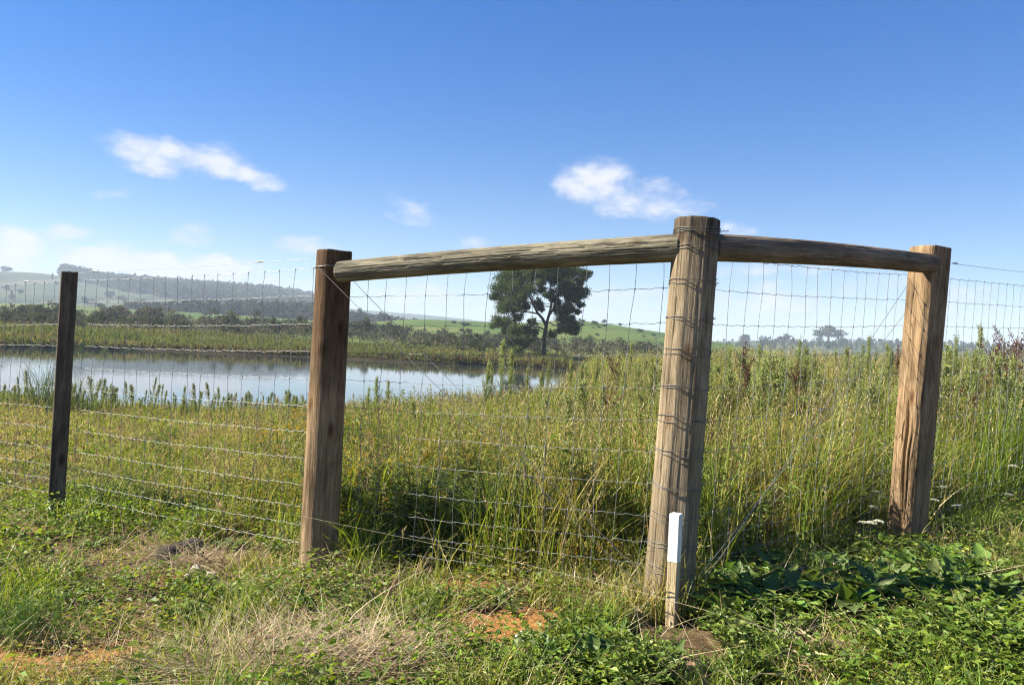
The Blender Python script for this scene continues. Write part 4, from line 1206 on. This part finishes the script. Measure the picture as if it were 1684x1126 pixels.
def bushy_proto(seed, flower, dark=False):
    """branching leafy meadow plant, some topped by yellow sprays; unit height"""
    r = np.random.RandomState(seed)
    if flower: root = empty('flowering_weed', (0, 0, 0), 'leafy meadow weed topped by small yellow orange flower sprays', 'weed', 'yellow flowering weeds in the meadow')
    else: root = empty('bushy_weed', (0, 0, 0), 'dense leafy green weed bush standing among the meadow grass', 'weed', 'leafy weed bushes in the meadow')
    a = Acc(); f = Acc(); h = Acc()
    base = [(.09, .15, .026), (.13, .20, .034), (.17, .22, .045)] if r.rand() < .6 else [(.16, .19, .04), (.20, .215, .055)]
    if dark: base = [(.05, .085, .02), (.07, .11, .026), (.04, .07, .018)]
    tips = []
    for k in range(13):
        d = rdir(1, r, .15)[0]; ln = r.uniform(.55, 1.0); sp = r.uniform(.12, .42)
        e = np.array([d[0] * sp, d[1] * sp, ln]); m_ = e * np.array([.4, .4, .55])
        tube(a, [(0, 0, 0), m_, e], [.005, .0035, .0015], 4, (.13, .13, .05)); tips.append(e)
        n = 40; t = r.uniform(.12, 1, n)[:, None]
        c = np.where(t < .55, m_ * t / .55, m_ + (e - m_) * (t - .55) / .45)
        az = r.rand(n) * 6.283
        leaves(f, c, np.stack([np.cos(az), np.sin(az), r.uniform(-.3, .9, n)], 1), np.tile([0, 0, 1.], (n, 1)) + .4 * r.randn(n, 3), .035 + .045 * r.rand(n), .012 + .014 * r.rand(n), pal(n, base, .18, None, r))
    a.build('stem', M_LEAF, root); f.build('foliage', M_LEAF, root)
    if flower:
        for e in tips:
            for q in range(3):
                o = e + np.array([.05, .05, .02]) * r.randn(3); tube(h, [e * .8, e], .0015, 3, (.16, .15, .05)); tube(h, [e * .93, o], .0015, 3, (.16, .15, .05)); n = 16
                leaves(h, o + .014 * r.randn(n, 3), rdir(n, r) + np.array([0, 0, .6]), rdir(n, r), .015 + .012 * r.rand(n), .010, pal(n, [(.50, .34, .03), (.42, .26, .03), (.45, .38, .07)], .2, None, r))
        tube(h, [tips[0] * .9, tips[0]], .002, 3, (.16, .15, .05))
        for e in tips[1:]: tube(h, [tips[0] * .55 * np.array([.5, .5, 1]), e * .9], .0012, 3, (.13, .13, .05))
        h.build('flower_head', M_LEAF, root)
    return root

def build_bushy():
    r = np.random.RandomState(75)
    fl = [bushy_proto(400 + k, True) for k in range(4)]; bu = [bushy_proto(420 + k, False) for k in range(5)]; u1, u2 = set(), set()
    def put(ps, us, u, d, hh):
        x = (u - 842) / FPX * d; z = float(height(np.array([x]), np.array([d]))[0])
        if d - y_fence(x) < .25 or d > y_near(x) - .5: return
        o = place(us, ps, r.randint(0, len(ps)), (x, d, z - .02), r.uniform(0, 6.28), (1, 1, 1)); w = r.uniform(.75, 1.15) * (.35 + .75 * hh); o.scale = (w, w, hh)
    for k in range(60):
        d = r.uniform(4.7, 13); put(fl, u1, r.uniform(430, 1750), d, r.uniform(.4, .72))
    db = [bushy_proto(440 + k, False, True) for k in range(3)]; u3 = set()
    for o in db: o.name = 'dark_weed'; tag(o, 'dark green leafy weed clump right of the left strainer post', 'weed', 'dark weed clumps beside the left strainer post')
    for k in range(30): put(db, u3, r.uniform(565, 735), r.uniform(5.0, 6.0), r.uniform(.42, .72))
    for k in range(9): put(fl, u1, r.uniform(560, 720), r.uniform(5.2, 6.6), r.uniform(.42, .62))
    for k in range(64): put(bu, u2, r.uniform(545, 900), r.uniform(4.9, 7.0), r.uniform(.40, .66))
    for k in range(140): put(bu, u2, r.uniform(560, 1800), 4.9 + 13 * r.rand() ** 1.3, r.uniform(.4, 1.0))
    for k in range(22): put(bu, u2, r.uniform(180, 560), r.uniform(5.6, 12), r.uniform(.2, .45))
build_bushy()

def build_weeds():
    r = np.random.RandomState(65)
    protos = [weed_proto(300 + k, 1.0) for k in range(8)]; used = set()
    dk = [weed_proto(320 + k, 1.0, True) for k in range(4)]; used2 = set()
    for o in dk: tag(o, 'bushy green weed at the near edge of the pond', 'weed', 'weeds lining the near edge of the pond'); o.name = 'pond_weed'
    pts = []
    # the ones standing clear against the pond and the tree (column, top row, distance)
    for u, vt, d in [(825, 552, 12), (812, 590, 12.5), (798, 585, 11.5), (840, 570, 12.6), (868, 600, 15), (888, 608, 14), (640, 622, 13), (606, 632, 14), (624, 616, 15), (938, 585, 16), (902, 590, 20), (955, 590, 14), (980, 580, 15), (1050, 590, 12), (1075, 585, 12.5), (1020, 575, 14), (1040, 560, 17),
                     (1245, 560, 12), (1310, 552, 13), (1430, 548, 12), (1200, 560, 11), (1330, 562, 10), (1615, 528, 10), (1580, 545, 11), (1560, 560, 10), (1460, 566, 10.5), (1400, 565, 11)]:
        pts.append((u, vt, d))
    for k in range(190):
        u = r.uniform(960, 1800) + 14 * r.randn(); d = r.uniform(7.2, 22)
        pts.append((u, np.interp(u, [960, 1100, 1200, 1800], [590, 575, 562, 560]) + r.uniform(-4, 12) + 44 * r.rand() ** 2 + (22 - d) * r.uniform(0, 4), d))
    for k in range(26):
        u = r.uniform(640, 960); d = r.uniform(8, 17); pts.append((u, 640 + r.uniform(0, 60) - (u - 700) * .1, d))
    for i_, (u, vt, d) in enumerate(pts):
        p = P(u, vt, d); z = float(height(p[:1], p[1:2])[0]); hh = max(.45, p[2] - z)
        o = place(used, protos, r.randint(0, 8), (p[0], p[1], z - .02), r.uniform(0, 6.28), (1.0, 1.0, 1.0))
        s = hh; w = min(max(hh, .7), 1.15) * (r.uniform(.6, 1.3) if i_ > 26 else .62); o.scale = (w, w, s)
        tl = .10 if i_ > 26 else .035; o.rotation_euler = (r.normal(0, tl), r.normal(0, tl), r.uniform(0, 6.28))
    # darker weeds along the near edge of the pond
    for k in range(170):
        u = r.uniform(-60, 520); d = r.uniform(17, 21)
        x = (u - 842) / FPX * d; z = float(height(np.array([x]), np.array([d]))[0])
        o = place(used2, dk, r.randint(0, 4), (x, d, z - .02), r.uniform(0, 6.28), 1)
        hh = r.uniform(.3, .85) * r.uniform(.7, 1.2); w = hh * r.uniform(.5, 1.0); o.scale = (w, w, hh); o.rotation_euler = (r.normal(0, .14), r.normal(0, .14), 0)
        tag(o, 'bushy green weed at the near edge of the pond', 'weed', 'weeds lining the near edge of the pond')
build_weeds()

def build_reeds():
    r = np.random.RandomState(66); protos = []; used = set()
    for k in range(3):
        a = Acc(); n = 46
        az = r.rand(n) * 6.28; B = np.stack([.16 * r.randn(n), .16 * r.randn(n), 0 * az], 1)
        blades(a, B, .55 + .75 * r.rand(n), .012 + .006 * r.rand(n), .1 + .55 * r.rand(n), pal(n, [(.055, .085, .03), (.075, .11, .03), (.10, .12, .045)], .2, None, r), 5, droop=.3, r=r)
        protos.append(tag(a.build('reed_clump', M_LEAF), 'dark upright reed clump growing at the near edge of the pond', 'reeds', 'reed clumps at the pond edge'))
    for u in [30, 62, 78, 88, 96, 110, 120, 132, 140, 150, 190, 320, 470]:
        d = r.uniform(17, 19.5); x = (u - 842) / FPX * d
        z = float(height(np.array([x]), np.array([d]))[0]); s = 1.05 if 60 < u < 145 else .62
        place(used, protos, r.randint(0, 3), (x, d, z - .02), r.uniform(0, 6), s * r.uniform(.8, 1.1))
build_reeds()

def build_seed_plants():
    r = np.random.RandomState(67); used = set(); protos = []
    for k in range(4):
        root = empty('seeding_dock', (0, 0, 0), 'dead red brown seeding dock stalk in the meadow', 'weed', 'red brown dock stalks in the meadow')
        a = Acc(); tube(a, [(0, 0, 0), (.01, .01, .5), (.0, .03, 1.0)], [.005, .004, .002], 5, (.16, .08, .045))
        h = Acc(); tube(h, [(.005, .012, .4), (.0, .03, 1.0)], .003, 4, (.16, .08, .045))
        for q in range(11):
            s = r.uniform(.45, .95); d = rdir(1, r, .2)[0]; p0 = np.array([.0, .02, s]); p1 = p0 + np.array([d[0] * .12, d[1] * .12, .14]) * r.uniform(.6, 1.3)
            tube(a, [p0, p1], [.003, .0015], 4, (.16, .08, .045))
            n = 42; t = r.rand(n)[:, None]; tube(h, [p0, p1], .002, 3, (.14, .07, .04))
            leaves(h, p0 + (p1 - p0) * t + .011 * r.randn(n, 3), rdir(n, r), rdir(n, r), .014 + .012 * r.rand(n), .012, pal(n, [(.10, .040, .028), (.14, .06, .035), (.075, .035, .025)], .2, None, r))
        a.build('stem', M_DRY, root); h.build('seed_head', M_DRY, root); protos.append(root)
    pts = [(1010, 588, 13), (1018, 595, 14), (1640, 568, 9), (1655, 552, 9.5), (1668, 560, 9.2), (1676, 548, 9), (1648, 585, 8.8), (1684, 566, 9.6), (1700, 556, 9.4), (1630, 562, 9.1), (1665, 575, 8.7), (1230, 600, 9), (1225, 565, 10), (1150, 610, 8.5), (1165, 700, 6.6), (1175, 690, 6.8), (1310, 640, 8), (1315, 655, 7.5), (1330, 660, 8), (1310, 588, 10), (620, 735, 6.3), (628, 742, 6.5), (1000, 640, 8), (1480, 570, 11), (1600, 640, 8), (1245, 690, 7), (1215, 705, 6.6)]
    for u, vt, d in pts:
        p = P(u, vt, d); z = float(height(p[:1], p[1:2])[0]); hh = max(.35, p[2] - z)
        o = place(used, protos, r.randint(0, 4), (p[0], p[1], z - .02), r.uniform(0, 6.28), (1, 1, 1)); o.scale = (.95, .95, hh)
build_seed_plants()

def build_carrots():
    r = np.random.RandomState(68); used = set(); protos = []
    for k in range(3):
        root = empty('wild_carrot', (0, 0, 0), 'white flat topped wild carrot flower near the right strainer post', 'flower', 'white wild carrot flowers by the right post')
        a = Acc(); tube(a, [(0, 0, 0), (.01, 0, .5), (0, .01, 1.0)], [.0025, .002, .0015], 4, (.12, .16, .05))
        h = Acc(); n = 120; az = r.rand(n) * 6.28; q = np.sqrt(r.rand(n)) * .032 * (1 + .25 * np.sin(az * 5 + k))
        for i in range(14):
            tube(a, [(0, .01, .97), (q[i] * math.cos(az[i]), .01 + q[i] * math.sin(az[i]), 1.0)], [.001, .0007], 3, (.12, .16, .05))
        leaves(h, np.stack([q * np.cos(az), .01 + q * np.sin(az), 1.01 - q * q * 22 + .006 * r.randn(n)], 1), rdir(n, r, .3), np.tile([0, 0, 1.], (n, 1)), .011, .009, pal(n, [(.72, .72, .62), (.62, .64, .50)], .08, None, r))
        a.build('stem', M_LEAF, root); h.build('flower_head', M_LEAF, root); protos.append(root)
    for u, v, d in [(1552, 800, 6.0), (1535, 821, 5.8), (1573, 831, 5.7), (1437, 833, 5.3), (1443, 856, 5.0), (1430, 858, 5.0), (1412, 800, 6.2), (1445, 808, 6.0), (1667, 765, 6.6), (1660, 812, 6.2), (1420, 858, 5.1), (1455, 816, 5.9)]:
        p = P(u, v, d); z = float(height(p[:1], p[1:2])[0]); hh = max(.2, p[2] - z)
        o = place(used, protos, r.randint(0, 3), (p[0], p[1], z), r.uniform(0, 6), (1, 1, 1)); o.scale = (1, 1, hh)
build_carrots()

def broad_leaf(acc, base, az, L_, W_, arch, up, col, r, wave=.1):
    """curved strap of a dock or plantain leaf"""
    k = 15; s = np.linspace(0, 1, k)
    ang = up - arch * s
    stp = L_ / (k - 1)
    rr = np.concatenate([[0], np.cumsum(np.cos(ang[:-1]) * stp)]); zz = np.concatenate([[0], np.cumsum(np.sin(ang[:-1]) * stp)])
    d = np.array([math.cos(az), math.sin(az), 0]); sd = np.array([-math.sin(az), math.cos(az), 0])
    c = base + d * rr[:, None] + np.array([0, 0, 1.]) * zz[:, None]
    w = W_ * .5 * np.where(s < .22, .10 + .0 * s, np.sin(np.pi * ((s - .22) / .78 * .93 + .07)) ** .7); w[-1] = W_ * .02; w = w * (1 + .28 * np.sin(s * r.uniform(16, 24) + r.rand() * 6))
    nrm = np.stack([-np.sin(ang) * d[0], -np.sin(ang) * d[1], np.cos(ang)], 1)
    V = np.stack([c - sd * w[:, None] + nrm * (w * .28 + wave * W_ * .35 * np.sin(s * 17 + r.rand() * 6))[:, None], c - sd * w[:, None] * .5 + nrm * (w * .02)[:, None], c - nrm * (w * .08)[:, None], c + sd * w[:, None] * .5 + nrm * (w * .02)[:, None],
                  c + sd * w[:, None] + nrm * (w * .28 + wave * W_ * .35 * np.sin(s * 15 + r.rand() * 6))[:, None]], 1).reshape(-1, 3)
    F = [[i * 5 + j, i * 5 + j + 1, i * 5 + 6 + j, i * 5 + 5 + j] for i in range(k - 1) for j in range(4)]
    T = np.tile(col, (len(V), 1)); T = T.reshape(k, 5, 3); T[:, 2] = T[:, 2] * .7 + np.array([.12, .16, .06]) * .3; T = T.reshape(-1, 3)
    acc.add(V, F, T)

def build_docks():
    r = np.random.RandomState(69)
    def proto(name, nl, L0, W0, cols, seed):
        a = Acc()
        for k in range(nl):
            L_ = L0 * r.uniform(.6, 1.15)
            broad_leaf(a, np.array([.012 * r.randn(), .012 * r.randn(), 0]), k * 2.4 + .4 * r.randn(), L_, W0 * r.uniform(.75, 1.2), r.uniform(.7, 1.9), r.uniform(.6, 1.4), pal(1, cols, .18, None, r)[0], r)
        return a.build(name, M_DOCK, smooth=True)
    dk = [tag(proto('dock_plant', 19, .20, .066, [(.095, .18, .032), (.13, .215, .038), (.075, .14, .028), (.16, .21, .06)], k), 'broad leaved dark green dock in the weeds right of the corner post', 'weed', 'broad leaved docks right of the corner post') for k in range(4)]
    pl = [tag(proto('plantain', 14, .16, .036, [(.10, .175, .03), (.14, .215, .036), (.08, .14, .025)], k), 'strap leaved green plantain rosette in the foreground', 'weed', 'plantain rosettes in the foreground') for k in range(3)]
    sm = []
    for q in range(4):                      # bushy small-leaved weed
        a = Acc()
        for k in range(20):
            d = rdir(1, r, .2)[0]; ln = r.uniform(.07, .2); e = np.array([d[0] * ln * .8, d[1] * ln * .8, ln * r.uniform(.5, 1.1)])
            tube(a, [(0, 0, 0), e * np.array([.45, .45, .6]), e], [.0025, .002, .001], 3, (.10, .14, .04))
            n = 11; t = r.uniform(.15, 1, n); p = np.stack([e[0] * t, e[1] * t, e[2] * t ** .8], 1)
            az = r.rand(n) * 6.283
            leaves(a, p, np.stack([np.cos(az), np.sin(az), r.uniform(-.1, .9, n)], 1), np.tile([0, 0, 1.], (n, 1)) + .4 * r.randn(n, 3), .018 + .034 * r.rand(n) ** 1.4, .008 + .016 * r.rand(n), pal(n, [(.10, .165, .026), (.145, .215, .034), (.19, .25, .05)], .2, None, r))
        sm.append(tag(a.build('leafy_weed', M_DOCK), 'small leaved bushy bright green weed', 'weed', 'small leafy weeds in the foreground'))
    used = [set(), set(), set()]
    def put(ps, us, u, v, s, i=None):
        c = gp(u, v); x, y, z = c
        if clear_mask(c[:1], c[1:2])[0] > .3: return
        return place(us, ps, r.randint(0, len(ps)), (x, y, z), r.uniform(0, 6.28), float(s))
    for k in range(38): put(dk, used[0], r.uniform(1150, 1640), r.uniform(925, 1040), r.uniform(.9, 1.4))
    for u, v, s in [(1545, 985, 1.25), (1580, 975, 1.3), (1615, 985, 1.2), (1520, 1000, 1.2), (1650, 1000, 1.2), (1560, 1005, 1.3), (1460, 975, 1.2), (1180, 960, 1.3), (1215, 990, 1.2), (1240, 950, 1.25), (1175, 1025, 1.15), (1260, 1018, 1.2), (1330, 1010, 1.2), (1220, 1045, 1.1), (1400, 1020, 1.1), (1370, 960, 1.3), (1300, 985, 1.3), (1670, 1040, 1.1), (1600, 1060, 1.0)]: put(dk, used[0], u, v, s)
    for u, v, s in [(1005, 1075, .9), (1030, 1100, .9), (985, 1110, 1.0), (1060, 1060, .9)]:
        o = put(dk, used[0], u, v, s)
        if o: tag(o, 'broad leaved dock in the plantains left of the survey peg', 'weed', 'docks left of the survey peg')
    for k in range(20): put(pl, used[1], r.uniform(880, 1120), r.uniform(1045, 1128), r.uniform(.8, 1.25))
    for u, v in [(740, 990), (660, 1020), (500, 1000), (200, 960), (320, 1010), (120, 990), (820, 990), (700, 1060), (590, 990), (380, 900), (150, 900), (1030, 960), (960, 1005), (260, 1090), (340, 1110)]: put(pl, used[1], u, v, r.uniform(.55, .95))
    for k in range(32): put(sm, used[2], r.uniform(1180, 1720), r.uniform(1000, 1140), r.uniform(.5, 1.6))
    for k in range(45): put(sm, used[2], r.uniform(880, 1290), r.uniform(1020, 1140), r.uniform(.6, 1.1))
    for k in range(50): put(sm, used[2], r.uniform(-40, 900), r.uniform(880, 1120), r.uniform(.35, .75))
    for k in range(45): put(sm, used[2], r.uniform(1160, 1720), r.uniform(880, 1000), r.uniform(.7, 1.2))
build_docks()

def build_feathery():
    r = np.random.RandomState(70)
    c = gp(45, 1060); a = Acc()
    base = np.array([c[0], c[1], float(height(c[:1], c[1:2])[0])])
    root = empty('feathery_plant', base, 'soft feathery green plant growing at the lower left edge', 'plant')
    st = Acc()
    for k in range(46):
        d = rdir(1, r, .1)[0]; h = r.uniform(.10, .24); o = np.array([.13 * r.randn(), .07 * r.randn(), 0])
        tip = o + np.array([d[0] * .07, d[1] * .07, h]); tube(st, [o, (o + tip) / 2, tip], [.002, .0015, .001], 3, (.09, .14, .04))
        n = 60; t = r.uniform(.15, 1, n)[:, None]
        leaves(a, o + (tip - o) * t + .006 * r.randn(n, 3), rdir(n, r) + np.array([0, 0, .7]), rdir(n, r), .018 + .018 * r.rand(n), .0035, pal(n, [(.075, .14, .03), (.10, .17, .035)], .18, None, r))
    st.build('stem', M_LEAF, root); a.build('foliage', M_LEAF, root)
build_feathery()

def build_foxtails():
    r = np.random.RandomState(71); used = set(); protos = []
    for k in range(3):
        root = empty('foxtail_grass', (0, 0, 0), 'arching foxtail grass stalk with a bristly seed head in the foreground', 'grass stalk', 'foxtail stalks in the foreground')
        a = Acc(); le = r.uniform(.15, .55); s = np.linspace(0, 1, 12); cur = np.stack([le * s ** 2.2, 0 * s, s * (1 - .25 * le * s * s)], 1)
        tube(a, cur, np.linspace(.0022, .001, 12), 4, (.17, .17, .05))
        blades(a, np.zeros((4, 3)), .3 + .4 * r.rand(4), .008, .5 + .6 * r.rand(4), pal(4, OLIVE + GREEN[:2], .1, None, r), 5, droop=.3, r=r)
        h = Acc(); n = 150; t = r.uniform(.82, 1.0, n)
        c = np.stack([np.interp(t, s, cur[:, i]) for i in range(3)], 1)
        leaves(h, c + .002 * r.randn(n, 3), rdir(n, r) + np.array([.3, 0, .8]), rdir(n, r), .010 + .008 * r.rand(n), .003, pal(n, [(.28, .24, .10), (.24, .2, .08), (.22, .14, .08)], .15, None, r))
        a.build('stalk', M_LEAF, root); h.build('seed_head', M_DRY, root); protos.append(root)
    for u, v, h in [(560, 930, .36), (545, 940, .42), (580, 945, .38), (600, 940, .44), (535, 925, .55), (620, 960, .3), (660, 965, .4), (590, 930, .5), (1000, 985, .4), (1065, 965, .3), (1010, 950, .42), (760, 970, .3), (900, 1080, .34), (930, 1100, .36), (1040, 1115, .36), (1080, 1120, .34), (960, 1060, .3), (1120, 1118, .3), (700, 980, .42), (520, 960, .3), (1150, 1118, .26), (480, 985, .34), (900, 975, .34)]:
        c = gp(u, v); z = float(height(c[:1], c[1:2])[0])
        place(used, protos, r.randint(0, 3), (c[0], c[1], z - .01), r.uniform(-.9, .9), h)
build_foxtails()

# ------------------------------------------------------------------ haze: one closed box of even air
def build_haze():
    m, nt, N, L, out = mat_new('haze_material')
    v = N('ShaderNodeVolumePrincipled'); v.inputs['Color'].default_value = (.70, .83, 1.0, 1); v.inputs['Density'].default_value = .00043
    v.inputs['Anisotropy'].default_value = 0.0
    L(v.outputs[0], out.inputs['Volume'])
    x0, x1, y0, y1, z0, z1 = -4100, 4100, -450, 4100, -4.0, 100
    V = [(x0, y0, z0), (x1, y0, z0), (x1, y1, z0), (x0, y1, z0), (x0, y0, z1), (x1, y0, z1), (x1, y1, z1), (x0, y1, z1)]
    o = mesh_np('haze', V, [[0, 3, 2, 1], [4, 5, 6, 7], [0, 1, 5, 4], [1, 2, 6, 5], [2, 3, 7, 6], [3, 0, 4, 7]], m)
    tag(o, kind='stuff')
build_haze()
